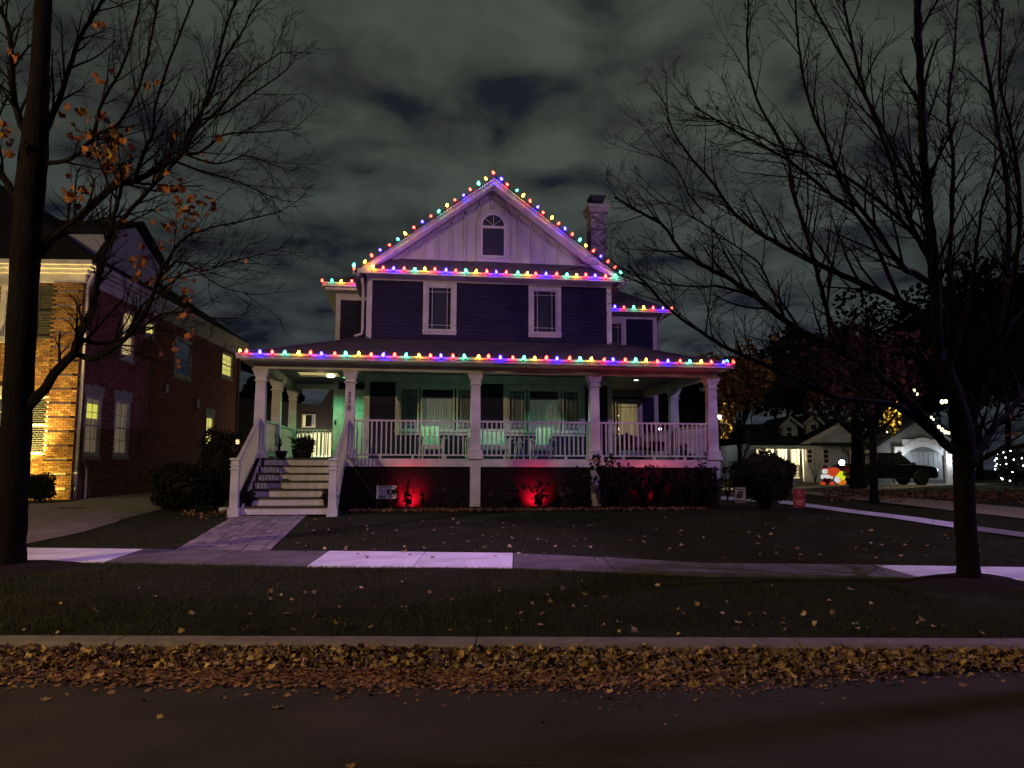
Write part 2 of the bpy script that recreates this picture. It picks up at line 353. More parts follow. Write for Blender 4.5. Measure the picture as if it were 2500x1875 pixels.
def eul(rx, ry, rz):
    cx, sx, cyy, sy, cz, sz = np.cos(rx), np.sin(rx), np.cos(ry), np.sin(ry), np.cos(rz), np.sin(rz)
    m = np.empty(rx.shape + (3, 3))
    m[..., 0, 0] = cz * cyy; m[..., 0, 1] = cz * sy * sx - sz * cx; m[..., 0, 2] = cz * sy * cx + sz * sx
    m[..., 1, 0] = sz * cyy; m[..., 1, 1] = sz * sy * sx + cz * cx; m[..., 1, 2] = sz * sy * cx - cz * sx
    m[..., 2, 0] = -sy; m[..., 2, 1] = cyy * sx; m[..., 2, 2] = cyy * cx
    return m
def scatter(name, m, pts, size, tilt, temps=None, sizevar=.35, parent=None, kind=None, origin=None):
    """many leaves as one mesh; origin in the thing's coordinates"""
    pts = np.asarray(pts, float); n = len(pts); temps = temps or [SMALL]
    Vs, Fs, base = [], [], 0; pick = R.integers(0, len(temps), n)
    for k, (tv, tf) in enumerate(temps):
        p = pts[pick == k]; q = len(p)
        if not q: continue
        rot = eul(R.normal(0, tilt, q), R.normal(0, tilt, q), R.uniform(0, 6.283, q)); s = size * R.uniform(1 - sizevar, 1 + sizevar, q)
        v = np.einsum('nij,kj->nki', rot, tv) * s[:, None, None] + p[:, None, :]
        Vs.append(v.reshape(-1, 3)); Fs.append((tf[None] + (np.arange(q) * len(tv))[:, None, None]).reshape(-1, 3) + base); base += q * len(tv)
    V = np.concatenate(Vs); o = Vector(V.mean(0)) if origin is None else Vector(origin)
    ob = link_part(name, np_mesh(name, V - np.array(o), np.concatenate(Fs), m), parent, o)
    if kind: ob['kind'] = kind
    return ob
LEAF_ME = {}
def leaf_object(name, m, parent, pos, size, rot):
    k = (m.name, random.randrange(len(LEAF)))
    if k not in LEAF_ME:
        v, f = LEAF[k[1]]; LEAF_ME[k] = np_mesh('leaf', v, f, m)
    o = link_part(name, LEAF_ME[k], parent, pos); o.rotation_euler = rot; o.scale = (size, size, size); return o
def AD(a, d): return (ST_E.x * a + ST_N.x * d, ST_E.y * a + ST_N.y * d)

# ------------------------------------------------------------------ ground, road, kerb
def structure(name): 
    o = bpy.data.objects.new(name, None); COL.objects.link(o); o['kind'] = 'structure'; ORG[o.name] = Vector((0, 0, 0)); return o
da = np.concatenate([np.linspace(-260, -30, 12), np.linspace(-26, 50, 77), np.linspace(60, 300, 13)])
dd = np.concatenate([np.linspace(KERB + KW + .005, 24, 60), np.linspace(26, 70, 23), np.linspace(85, 420, 12)])
V = []
for d in dd:
    for a in da:
        x, y = AD(a, d); z = gz(x, y) + (0 if d < KERB + .3 or d > 40 else .010 * math.sin(1.7 * x + .6) * math.cos(1.3 * y) + .006 * math.sin(4.1 * x) * math.sin(3.7 * y + 1))
        V.append((x, y, z))
na = len(da); Fq = [(j * na + i, j * na + i + 1, (j + 1) * na + i + 1, (j + 1) * na + i) for j in range(len(dd) - 1) for i in range(na - 1)]
lawn = link_part('lawn', np_mesh('lawn', V, Fq, M['turf']), None, (0, 0, 0)); lawn['kind'] = 'structure'
def quad_sheet(name, m, a0, a1, d0, d1, z, n=8):
    V = []; Fq = []
    for j in range(2):
        for i in range(n + 1):
            x, y = AD(a0 + (a1 - a0) * i / n, (d0, d1)[j]); V.append((x, y, z))
    Fq = [(i, i + 1, n + 2 + i, n + 1 + i) for i in range(n)]
    o = link_part(name, np_mesh(name, V, Fq, m), None, (0, 0, 0)); o['kind'] = 'structure'; return o
road = quad_sheet('road', M['asphalt'], -260, 300, -60, KERB + .1, 0.0)
kerb = structure('kerb')
ks = [-60, -30, -14, -9.0, -5.2, -3.37, -.30, 2.45, 5.6, 9, 13, 22, 40, 80]
for a0, a1 in zip(ks[:-1], ks[1:]):
    mb = MB(); g = .008
    prof = [(KERB - .03, -.05), (KERB - .012, .10), (KERB + .02, .132), (KERB + KW - .005, .138), (KERB + KW, -.05)]
    for a in (a0 + g, a1 - g):
        mb.v += [(*AD(a, d), z) for d, z in prof]
    n = len(prof); mb.f = [tuple(range(n)), tuple(range(n, 2 * n))[::-1]] + [(i, (i + 1) % n, n + (i + 1) % n, n + i) for i in range(n)]
    mb.build('kerb_stone', M['kerb'], kerb)

def crack(pts, w, seed):
    g = random.Random(seed); P = []
    for i in range(len(pts) - 1):
        for k in range(6): t = k / 6; P.append((pts[i][0] + (pts[i + 1][0] - pts[i][0]) * t + g.gauss(0, .018), pts[i][1] + (pts[i + 1][1] - pts[i][1]) * t + g.gauss(0, .018)))
    mb = MB()
    for (a, d) in P:
        q = g.uniform(.35, 1) * w; mb.v += [(*AD(a, d - q), .002), (*AD(a, d + q), .002)]
    mb.f = [(2 * i, 2 * i + 2, 2 * i + 3, 2 * i + 1) for i in range(len(P) - 1)]; mb.build('crack', M['tar'], road)
for k_, c_ in enumerate([[(-5, 4.1), (-3.2, 4.3), (-1.6, 4.15), (.2, 4.4), (1.6, 4.3)], [(.2, 4.4), (.5, 5.0), (.9, 5.6), (1.0, 6.0)], [(1.4, 3.2), (2.6, 3.5), (3.9, 3.45), (6, 3.8)], [(-2.6, 3.0), (-2.3, 3.6), (-1.6, 4.15)], [(-8, 5.2), (-5, 5.35), (-3.4, 5.3)]]): crack(c_, .0032, k_)
# ------------------------------------------------------------------ sidewalk of old and new slabs
walk = structure('sidewalk')
JT = [(-420, -640), (-60, -190), (350, 254), (588, 497), (802, 749), (1038, 1008), (1253, 1252), (1470, 1504), (1702, 1761), (1917, 1992), (2134, 2253), (2352, 2510), (2580, 2780), (2820, 3060)]
TY = lambda x: float(np.interp(x, [-420, 60, 350, 802, 1253, 1470, 1702, 2134, 2500, 2820], [1337, 1339, 1343, 1348, 1353, 1363, 1377, 1382, 1388, 1392]))
BY = lambda x: float(np.interp(x, [-640, 60, 254, 749, 1252, 1504, 1761, 1992, 2253, 2500, 3060], [1366, 1371, 1375, 1385, 1389, 1399, 1411, 1415, 1415, 1419, 1424]))
NEW = {0: 1, 1: 1, 4: 1, 5: 1, 10: 1, 11: 1, 12: 1}
far_edge, near_edge = [], []
for i in range(len(JT) - 1):
    (t0, b0), (t1, b1) = JT[i], JT[i + 1]
    q = [on_ground(b0, BY(b0)), on_ground(b1, BY(b1)), on_ground(t1, TY(t1)), on_ground(t0, TY(t0))]
    if i == 0: far_edge.append(q[3]); near_edge.append(q[0])
    far_edge.append(q[2]); near_edge.append(q[1])
    e1 = (q[1] - q[0]).normalized() * .006; e2 = (q[2] - q[3]).normalized() * .006
    q = [q[0] + e1, q[1] - e1, q[2] - e2, q[3] + e2]; h = .022 + random.uniform(-.004, .004)
    mb = MB(); mb.prism([p + Vector((0, 0, h - .09)) for p in q], (0, 0, .09))
    o = mb.build('slab', M['concrete_new' if i in NEW else 'concrete_old'], walk, bevel=.006)
    if i in NEW: o['label'] = 'pale newly poured slab'
fe = np.array([(p.x, p.y) for p in far_edge]); ne = np.array([(p.x, p.y) for p in near_edge])
def far_y(x): return np.interp(x, fe[:, 0], fe[:, 1])
def near_y(x): return np.interp(x, ne[:, 0], ne[:, 1])

def draped(name, m, la, lb, lift=.012, n=10, parent=None, kind='structure', thick=0):
    """a strip between two pixel edges, laid on the ground"""
    A = [on_ground(*p) for p in la]; B = [on_ground(*p) for p in lb]
    def res(P):
        out = []
        for i in range(len(P) - 1): out += [P[i].lerp(P[i + 1], k / n) for k in range(n)]
        return out + [P[-1]]
    A, B = res(A), res(B); V = []
    m2 = 4
    for p, q in zip(A, B):
        for k in range(m2 + 1):
            w = p.lerp(q, k / m2); V.append((w.x, w.y, gz(w.x, w.y) + lift))
    c = m2 + 1; Fq = [(i * c + k, i * c + k + 1, (i + 1) * c + k + 1, (i + 1) * c + k) for i in range(len(A) - 1) for k in range(m2)]
    o = link_part(name, np_mesh(name, V, Fq, m), parent, (0, 0, 0))
    if kind: o['kind'] = kind
    return o
draped('driveway', M['concrete_mid'], [(-400, 1400), (40, 1330), (285, 1273), (400, 1243), (452, 1222), (474, 1203)], [(-420, 1250), (40, 1233), (170, 1226), (240, 1214), (340, 1205), (437, 1196)], .012)
draped('driveway_edging', M['kerb'], [(-400, 1404), (40, 1336), (200, 1302), (290, 1275)], [(-400, 1394), (40, 1324), (200, 1294), (290, 1270)], .022)
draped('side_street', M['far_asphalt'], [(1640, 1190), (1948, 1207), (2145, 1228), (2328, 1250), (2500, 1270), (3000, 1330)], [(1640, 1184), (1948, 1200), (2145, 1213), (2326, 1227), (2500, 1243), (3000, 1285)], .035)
draped('side_sidewalk', M['concrete_new'], [(1760, 1222), (1900, 1231), (2050, 1252), (2328, 1292)], [(1760, 1214), (1900, 1222), (2080, 1247), (2328, 1279)], .035)
draped('side_sidewalk_old_slabs', M['concrete_mid'], [(2345, 1295), (2500, 1316), (2900, 1372)], [(2345, 1283), (2500, 1304), (2900, 1350)], .035)
draped('far_driveway', M['concrete_mid'], [(1935, 1196), (2060, 1187), (2145, 1197), (2330, 1184), (2520, 1181)], [(1935, 1190), (2060, 1179), (2145, 1180), (2330, 1171), (2520, 1170)], .013)
# ------------------------------------------------------------------ paver walk up to the steps
pw = structure('paver_walk')
P00, P10, P01, P11 = [on_ground(*p) for p in ((428, 1344.5), (658, 1346.5), (578, 1258), (752, 1258))]
def bil(u, v):
    p = P00.lerp(P10, u).lerp(P01.lerp(P11, u), v); return Vector((p.x, p.y, gz(p.x, p.y)))
length = ((P01 - P00).length + (P11 - P10).length) / 2
bed = MB(); bed.add([bil(u, v) + Vector((0, 0, .008)) for u, v in ((0, 0), (1, 0), (1, 1), (0, 1))], [(0, 1, 2, 3)]); bed.build('joint_sand', M['soil'], pw)
nr = 20; rngp = random.Random(3)
cols = [0, .09, .30, .50, .70, .91, 1.0]
for c in range(len(cols) - 1):
    v = -rngp.random() * .03
    while v < 1:
        h = (rngp.choice([.036, .05, .066]) if 0 < c < 5 else .05); v1 = min(v + h, 1); v0 = max(v, 0)
        if v1 - v0 > .008:
            us = [(cols[c], cols[c + 1])] if c in (0, 5) or rngp.random() < .6 else [(cols[c], (cols[c] + cols[c + 1]) / 2), ((cols[c] + cols[c + 1]) / 2, cols[c + 1])]
            for ua, ub in us:
                gu, gv = .006, .0022; z = .024 + rngp.uniform(-.006, .006)
                q = [bil(ua + gu, v0 + gv), bil(ub - gu, v0 + gv), bil(ub - gu, v1 - gv), bil(ua + gu, v1 - gv)]
                mb = MB(); mb.prism([p + Vector((0, 0, z - .05)) for p in q], (0, 0, .05)); mb.build('paver', M['paver'], pw)
        v = v1

# ------------------------------------------------------------------ mulch: front bed and rings round the trees
def blob_sheet(name, c, rx, ry, m, lift=.03, seed=0, n=36, mound=.05):
    g = random.Random(seed); ph = [g.uniform(0, 6.28) for _ in range(4)]; V = [(c[0], c[1], gz(c[0], c[1]) + lift + mound)]
    for ring in (.5, 1.0):
        for i in range(n):
            a = 6.2832 * i / n; w = 1 + .08 * math.sin(2 * a + ph[0]) + .06 * math.sin(3 * a + ph[1]) + .03 * math.sin(7 * a + ph[2])
            x, y = c[0] + rx * w * ring * math.cos(a), c[1] + ry * w * ring * math.sin(a); V.append((x, y, gz(x, y) + (lift + mound * .6 if ring < 1 else -.02)))
    Fc = [(0, 1 + i, 1 + (i + 1) % n) for i in range(n)]
    Fc += [(1 + i, 1 + n + i, 1 + n + (i + 1) % n) for i in range(n)] + [(1 + i, 1 + n + (i + 1) % n, 1 + (i + 1) % n) for i in range(n)]
    o = link_part(name, np_mesh(name, V, Fc, m), None, (0, 0, 0)); o['kind'] = 'structure'; return o
TREE_R = Vector((6.78, 8.76, 0)); TREE_L = Vector((-5.25, 11.2, 0))
blob_sheet('mulch_ring', TREE_R, .85, .62, M['soil'], seed=1)
blob_sheet('mulch_ring', TREE_L, 1.1, .7, M['soil'], seed=2)
V = []; xs = np.linspace(-1.5, 10.2, 40)
for x in xs:
    y0 = 19.15 + .16 * math.sin(x * 1.1) + (-1.5 * max(0, (x - 7.6) / 2.6))
    for y, l in ((y0, -.01), (y0 + .12, .04), (20.6, .08)): V.append((x, y, gz(x, y) + l))
Fq = [(i * 3 + k, i * 3 + k + 1, (i + 1) * 3 + k + 1, (i + 1) * 3 + k) for i in range(len(xs) - 1) for k in range(2)]
o = link_part('mulch_bed', np_mesh('mulch_bed', V, Fq, M['soil']), None, (0, 0, 0)); o['kind'] = 'structure'

# ------------------------------------------------------------------ grass blades
def grass_field(name, X, Y, h0, h1, w):
    n = len(X); Z = np.interp(ST_N.x * X + ST_N.y * Y, _gd, _gz)
    a = R.uniform(0, 6.283, n); h = R.uniform(h0, h1, n); lx, ly = R.normal(0, .55, n) * h, R.normal(0, .55, n) * h
    V = np.empty((n, 3, 3)); V[:, 0] = np.stack([X - np.cos(a) * w, Y - np.sin(a) * w, Z - .005], 1); V[:, 1] = np.stack([X + np.cos(a) * w, Y + np.sin(a) * w, Z - .005], 1); V[:, 2] = np.stack([X + lx, Y + ly, Z + h], 1)
    o = link_part(name, np_mesh(name, V, np.arange(3 * n).reshape(n, 3), M['grass']), None, (0, 0, 0)); o['kind'] = 'stuff'
    o['label'] = 'short dull lawn grass'; return o
def patch(X, Y): return .5 + .25 * np.sin(1.9 * X + .7 * Y) + .25 * np.sin(2.7 * Y - 1.1 * X + 2)
n = 330000; a = R.uniform(-7.5, 9.5, n); d = R.uniform(KERB + KW - .01, 12.5, n); X, Y = ST_E.x * a + ST_N.x * d, ST_E.y * a + ST_N.y * d
k = (Y < near_y(X) + .03) & (np.hypot((X - TREE_R.x) / .8, (Y - TREE_R.y) / .58) > 1) & (np.hypot((X - TREE_L.x) / 1.0, (Y - TREE_L.y) / .65) > 1) & (R.random(n) < .45 + .6 * patch(X, Y))
grass_field('grass', X[k], Y[k], .015, .050, .0035)
n = 300000; X = R.uniform(-9.5, 14, n); Y = R.uniform(9, 19.6, n)
t = ((Y - P00.y) / (P01.y - P00.y)).clip(0, 1.1); xl = P00.x + (P01.x - P00.x) * t; xr = P10.x + (P11.x - P10.x) * t
k = (Y > far_y(X) - .03) & ((X < xl) | (X > xr)) & ~((Y > 19.1) & (X > -1.5)) & ~((Y > 18) & (X > -4) & (X < -1.4)) & (X > -7.5 + .15 * (Y - 12)) & (R.random(n) < .4 + .6 * patch(X, Y))
dr = on_ground(60, 1330), on_ground(452, 1222); k &= (X > np.interp(Y, [dr[0].y, dr[1].y], [dr[0].x, dr[1].x]) + .1)
grass_field('grass', X[k], Y[k], .015, .045, .0045)

# ------------------------------------------------------------------ fallen leaves
def pile_z(d): return .105 * np.clip(1 - (KERB - d) / .62, 0, 1) ** 1.1
n = 15000; a = R.uniform(-10, 10, n); d = KERB - .02 - np.abs(R.normal(0, .25, n)) * (1 + .35 * np.sin(a * 1.1 + .4)); wav = .16 * np.sin(a * 1.3) + .10 * np.sin(a * 3.1 + 1)
d = np.maximum(d, KERB - .70 - wav - R.exponential(.05, n)); X, Y = ST_E.x * a + ST_N.x * d, ST_E.y * a + ST_N.y * d
lit = scatter('leaf_litter', M['litter'], np.stack([X, Y, pile_z(d) * R.uniform(.45, 1.05, n) + .008], 1), .050, .65, LEAF, sizevar=.7); tag(lit, 'drift of yellow and brown maple leaves along the kerb', None, None, 'stuff')
n = 7000; a = R.uniform(-10, 10, n); d = KERB - .25 - np.abs(R.normal(0, .36, n)) * (.7 + .5 * np.sin(a * .9 + 1)); X, Y = ST_E.x * a + ST_N.x * d, ST_E.y * a + ST_N.y * d
lit = scatter('leaf_crumbs', M['litter_brown'], np.stack([X, Y, pile_z(d) * .7 + .006], 1), .035, .3, [SMALL]); tag(lit, 'trodden brown leaf crumbs on the asphalt', None, None, 'stuff')
n = 6000; a = R.normal(-1.3, 1.5, n); d = KERB - .45 - np.abs(R.normal(0, .20, n)); X, Y = ST_E.x * a + ST_N.x * d, ST_E.y * a + ST_N.y * d
lit = scatter('leaf_crumbs', M['litter_brown'], np.stack([X, Y, pile_z(d) * .7 + .007], 1), .042, .25, [SMALL] + LEAF[3:4], sizevar=.6); tag(lit, 'flat trodden patch of brown leaf crumbs spreading into the road', None, None, 'stuff')
for i in range(230):                                  # the leaves that lie on top of the drift
    aa = random.uniform(-4.4, 4.4); ddx = KERB - .03 - abs(random.gauss(0, .25)); x, y = AD(aa, ddx)
    leaf_object('leaf', M['litter'], road, (x, y, float(pile_z(ddx)) * 1.0 + .02), random.uniform(.04, .085), (random.gauss(0, .6), random.gauss(0, .5), random.uniform(0, 6.28)))
for px, py in ((1315, 1642), (110, 1708), (340, 1672), (378, 1678), (500, 1686), (676, 1728), (855, 1870), (1408, 1750), (1815, 1665), (1875, 1681), (1487, 1688), (2105, 1652), (2355, 1672), (390, 1750), (545, 1703), (1600, 1664)):
    p = on_z(px, py, 0.006); leaf_object('leaf', M['litter'], road, p, random.uniform(.03, .075), (random.gauss(0, .15), random.gauss(0, .15), random.uniform(0, 6.28)))
pts = [(148, 1480), (232, 1498), (262, 1477), (530, 1458), (660, 1468), (700, 1505), (745, 1452), (768, 1452), (808, 1516), (815, 1526), (885, 1440), (985, 1490), (900, 1540), (1105, 1470), (1140, 1466), (1187, 1510), (1195, 1525), (1210, 1505),
       (1420, 1424), (1427, 1456), (1372, 1444), (1300, 1480), (1345, 1475), (1400, 1487), (1518, 1465), (1323, 1502), (1432, 1507), (1275, 1521), (1320, 1533), (1510, 1528), (1605, 1434), (1585, 1467), (1665, 1498), (1630, 1530), (1725, 1490), (1763, 1504), (1775, 1475),
       (1880, 1436), (2025, 1472), (2035, 1514), (1990, 1530), (1885, 1532), (2085, 1530), (2240, 1529), (2300, 1532), (2480, 1535), (2120, 1542), (1912, 1546), (1655, 1554), (60, 1545), (140, 1552), (440, 1547), (715, 1546), (600, 1542), (1575, 1495), (1550, 1545), (2180, 1545), (2400, 1552), (380, 1525), (1100, 1545), (980, 1425), (1240, 1545), (1470, 1540), (1830, 1505)]
for px, py in pts + [(random.uniform(300, 2300), random.uniform(1440, 1552)) for _ in range(50)]:
    p = on_ground(px, py); p.z += .03
    leaf_object('leaf', M['lawnleaf'], lawn, p, random.uniform(.035, .085), (random.gauss(0, .5), random.gauss(0, .35), random.uniform(0, 6.28)))
pp = [on_ground(random.uniform(700, 2400), random.uniform(1266, 1375)) + Vector((0, 0, .03)) for _ in range(170)]
o = scatter('scattered_leaves', M['lawnleaf'], pp, .075, .3, LEAF); tag(o, 'pale leaves dotted over the front lawn', None, None, 'stuff')
pp = [(random.uniform(-1.4, 7.6), y, 0) for y in np.abs(R.normal(0, .28, 1500)) + 19.0]; pp = [(x, y, gz(x, y) + .05) for x, y, _ in pp if y < 20.1]
o = scatter('bed_leaves', M['litter_brown'], pp, .085, .45, LEAF); tag(o, 'brown leaves caught along the front of the flower bed', None, None, 'stuff')
pp = [on_ground(random.uniform(440, 580), random.gauss(1258, 4)) + Vector((0, 0, .05)) for _ in range(90)]
o = scatter('bed_leaves', M['litter_brown'], pp, .08, .45, LEAF); tag(o, 'brown leaves in the grass beside the steps', None, None, 'stuff')
pp = [on_ground(random.uniform(2010, 2520), random.gauss(1209, 7)) + Vector((0, 0, .04)) for _ in range(2600)]
o = scatter('far_leaf_litter', M['litter_brown'], pp, .13, .25, [SMALL]); tag(o, 'brown leaves covering the lawn across the side street', None, None, 'stuff')
# ================================================================== the house
GZ = .55; DECK = 1.85; YP = 20.2; YW = 22.6; YL = 25.2; YR = 26.6
X0, X1 = -1.30, 6.08; XM = 2.39
H = thing('house', 'dark blue two storey house with white gable and wraparound porch, number 230', 'house', (XM, YP, GZ), world=True)
def rects_minus(u0, u1, v0, v1, holes):
    us = sorted({u0, u1, *[min(max(h[i], u0), u1) for h in holes for i in (0, 1)]}); out = []
    for a, b in zip(us[:-1], us[1:]):
        if b - a < 1e-4: continue
        hs = sorted([(max(h[2], v0), min(h[3], v1)) for h in holes if h[0] <= (a + b) / 2 <= h[1] and min(h[3], v1) > max(h[2], v0)]); z = v0
        for c, d in hs:
            if c > z: out.append((a, b, z, c))
            z = max(z, d)
        if z < v1: out.append((a, b, z, v1))
    return out
def front(Y): return lambda u, d, v: (u, Y - d, v)          # d: outwards, towards the street
def wall_and_siding(T, u0, u1, v0, v1, holes, siding_v0, parent, m=M['navy'], expo=.115, wallname='wall'):
    mb = MB(T)
    for a, b, c, d in rects_minus(u0, u1, v0, v1, holes): mb.box(a, b, -.14, -.012, c, d)
    mb.build(wallname, m, parent)
    mb = MB(T); z = siding_v0
    while z < v1 - .01:
        z1 = min(z + expo, v1)
        for a, b, c, d in rects_minus(u0, u1, z, z1, holes):
            if d - c < .01: continue
            f0 = .022 * (1 - (c - z) / expo) + .003; f1 = .003 + .022 * (1 - (d - z) / expo)
            mb.add([(a, -.012, c), (b, -.012, c), (b, f0, c), (a, f0, c), (a, f1, d), (b, f1, d), (a, -.012, d), (b, -.012, d)], [(0, 1, 2, 3), (3, 2, 5, 4), (4, 5, 7, 6), (0, 3, 4, 6), (1, 7, 5, 2)])
        z = z1
    mb.build('siding', m, parent, kind='stuff')
def window_unit(T, u0, u1, v0, v1, parent, sashes, cw=.11, name='window', trim=M['trim'], back='blind', deep=.10, prairie=True, grid=None, head=0, sill=True, mid=False, lit=None):
    mb = MB(T)
    mb.box(u0, u0 + cw, -.02, .045, v0, v1); mb.box(u1 - cw, u1, -.02, .045, v0, v1)
    mb.box(u0 + cw, u1 - cw, -.02, .045, v1 - cw - head, v1); mb.box(u0 + cw, u1 - cw, -.02, .045, v0, v0 + cw)
    w = mb.build(name, trim, parent, bevel=.004)
    if sill:
        mb = MB(T); mb.box(u0 - .02, u1 + .02, .046, .085, v0 + cw - .035, v0 + cw + .005); mb.build('sill', trim, w)
    for sa in sashes:
        a, b = sa[0], sa[1]; c, d = v0 + cw, v1 - cw - head; sw = .055; bk = sa[2] if len(sa) > 2 else back
        mb = MB(T); mb.box(a, a + sw, -.05, .02, c, d); mb.box(b - sw, b, -.05, .02, c, d); mb.box(a + sw, b - sw, -.05, .02, d - sw, d); mb.box(a + sw, b - sw, -.05, .02, c, c + sw)
        if mid: mb.box(a + sw, b - sw, -.05, .015, (c + d) / 2 - .025, (c + d) / 2 + .025)
        mb.build('sash', trim, w)
        mb = MB(T); mb.box(a + sw, b - sw, -.022, -.016, c + sw, d - sw); mb.build('pane', M['glass'], w)
        ga, gb, gc, gd = a + sw, b - sw, c + sw, d - sw
        if prairie:
            o_ = (gb - ga) * .16 if gb - ga < .7 else .11; q = .008
            for u in (ga + o_, gb - o_): mb = MB(T); mb.box(u - q, u + q, -.014, -.004, gc, gd); mb.build('muntin', trim, w)
            for v in (gc + .12, gd - .12): mb = MB(T); mb.box(ga, gb, -.015, -.003, v - q, v + q); mb.build('muntin', trim, w)
        if grid:
            for i in range(1, grid[0]): u = ga + (gb - ga) * i / grid[0]; mb = MB(T); mb.box(u - .011, u + .011, -.014, -.003, gc, gd); mb.build('muntin', trim, w)
            for i in range(1, grid[1]): v = gc + (gd - gc) * i / grid[1]; mb = MB(T); mb.box(ga, gb, -.0155, -.002, v - .011, v + .011); mb.build('muntin', trim, w)
        mb = MB(T)
        if bk == 'curtain':
            n = 40; k = []
            for i in range(n + 1):
                u = ga - .03 + (gb - ga + .06) * i / n; dd_ = -.16 + .02 * math.sin(i * 1.9) + .012 * math.sin(i * .7)
                if i == n // 2: dd_ -= .05
                k.append((u, dd_))
            top = gd - .22
            for u, q in k: mb.v += [T(u, q, gc - .02), T(u, q, top + .012 * math.sin(u * 60))]
            mb.f = [(2 * i, 2 * i + 2, 2 * i + 3, 2 * i + 1) for i in range(n)]
            mb.build('curtain', M['curtain'], w)
            mb = MB(T); mb.tube([(ga - .03, -.13, top - .02), (gb + .03, -.13, top - .02)], .012, 6); mb.build('curtain_rod', M['metal_dark'], w)
            mb = MB(T); mb.box(ga - .06, gb + .06, -.32, -.30, gc - .05, gd + .05); mb.build('room_behind', M['blind'], w)
        else:
            mb.box(ga - .05, gb + .05, -deep - .02, -deep, gc - .05, gd + .05); mb.build('blind' if bk == 'blind' or bk == M['porchblind'] else 'lit_curtain', M['blind'] if bk == 'blind' else bk, w)
    return w
# --- main front wall
W2 = [(.345, 1.337, 5.53, 7.125), (3.508, 4.508, 5.53, 7.125)]; W1 = [(-.41, 2.05, 2.56, 4.09), (2.757, 5.22, 2.56, 4.09)]
holes = [(a + .1, b - .1, c + .1, d - .1) for a, b, c, d in W2 + W1]
TW = front(YW)
wall_and_siding(TW, X0 + .15, X1 - .15, GZ, 7.118, holes, DECK, H)
for x in (X0, X1 - .155): MB().box(x, x + .155, YW - .035, YW + .12, DECK, 7.118).build('corner_board', M['trim'], H, bevel=.005)
MB().box(X0, X1, YW - .04, YW + .1, 7.119, 7.30).build('frieze_board', M['trim'], H, bevel=.004)
MB().box(X0, X1, YW - .045, YW + .1, 4.10, 4.34).build('porch_frieze', M['trim'], H)
# side walls of the main block and a back wall so that it is a closed volume
for x, nm in ((X0, 0), (X1, 1)):
    mb = MB(); mb.box(x if nm == 0 else x - .14, x + .14 if nm == 0 else x, YW + .125, 33, GZ, 7.30); mb.build('wall', M['navy'], H)
MB().box(X0 + .2, X1 - .2, 32.8, 33, GZ, 7.30).build('wall', M['navy'], H)
MB().box(X0 + .2, X1 - .2, YW + .6, 32.6, 4.6, 4.75).build('upper_floor', M['darkroom'], H)
for a, b, c, d in W2: window_unit(TW, a, b, c, d, H, [(a + .115, b - .115)], cw=.12, deep=.09)
for a, b, c, d in W1:
    s = a + .13; window_unit(TW, a, b, c, d, H, [(s, s + .56, M['porchblind']), (s + .60, b - .73, 'curtain'), (b - .69, b - .13, M['porchblind'])], cw=.13, deep=.10, prairie=False)
# prairie bars of the narrow sashes downstairs
wins = [o for o in H.children if o.name.startswith('window')]
for a, b, c, d in W1:
    w = [o for o in wins if abs(ORG[o.name].x - (a + b) / 2) < .05 and ORG[o.name].z < 4][0]
    for g0, g1 in ((a + .185, a + .635), (b - .635, b - .185)):
        for u in (g0 + .08, g1 - .08): MB(TW).box(u - .007, u + .007, -.014, -.004, c + .185, d - .185).build('muntin', M['trim'], w)
        for v in (c + .30, d - .30): MB(TW).box(g0, g1, -.015, -.003, v - .007, v + .007).build('muntin', M['trim'], w)
# --- gable
EY = 22.05; EAVE = 7.30; APEX = 10.25; SL = (APEX - EAVE) / 3.92
def rake_z(x): return APEX - abs(x - XM) * SL
tri = [(XM - 3.45, YW, 7.62), (XM + 3.45, YW, 7.62), (XM, YW, rake_z(XM) - .05)]
MB().prism([(p[0], p[1] + .02, p[2]) for p in tri], (0, .12, 0)).build('gable_wall', M['gable'], H)
for k in range(-8, 9):
    x = XM + k * .41; zt = rake_z(x) - .22; zb = 7.80
    if zt > zb + .1 and abs(k) > 1: MB().box(x - .024, x + .024, YW - .03, YW + .022, zb, zt).build('batten', M['gable'], H)
    elif abs(k) <= 1: MB().box(x - .024, x + .024, YW - .03, YW + .022, 9.46 if k == 0 else 9.28, zt).build('batten', M['gable'], H)
ww = .40; zc = 8.94                                   # arched attic window
def arch(r, z0, z1, n=16): return [(XM + .04 - r, z0), (XM + .04 + r, z0)] + [(XM + .04 + r * math.cos(math.pi * i / n), z1 + r * math.sin(math.pi * i / n)) for i in range(n + 1)]
def ring(ro, ri, z0o, z0i, y0, y1, name, m, parent):
    A, B = arch(ro, z0o, zc), arch(ri, z0i, zc); n = len(A); mb = MB()
    mb.v = [(x, y0, z) for x, z in A] + [(x, y0, z) for x, z in B] + [(x, y1, z) for x, z in A] + [(x, y1, z) for x, z in B]
    for i in range(n):
        j = (i + 1) % n; mb.f += [(i, j, n + j, n + i), (2 * n + i, 3 * n + i, 3 * n + j, 2 * n + j), (i, 2 * n + i, 2 * n + j, j), (n + i, n + j, 3 * n + j, 3 * n + i)]
    return mb.build(name, m, parent)
aw = ring(.495, .385, 7.80, 7.93, YW - .05, YW + .03, 'window', M['gable'], H); aw['label'] = 'arched attic window in the gable'
ring(.384, .325, 7.931, 8.0, YW - .035, YW + .03, 'sash', M['trim'], aw)
MB().prism([(x, YW - .012, z) for x, z in arch(.326, 7.995, zc)], (0, .006, 0)).build('pane', M['glass'], aw)
MB().prism([(x, YW - .001, z) for x, z in arch(.326, 7.995, zc)], (0, .012, 0)).build('blind', M['blind'], aw)
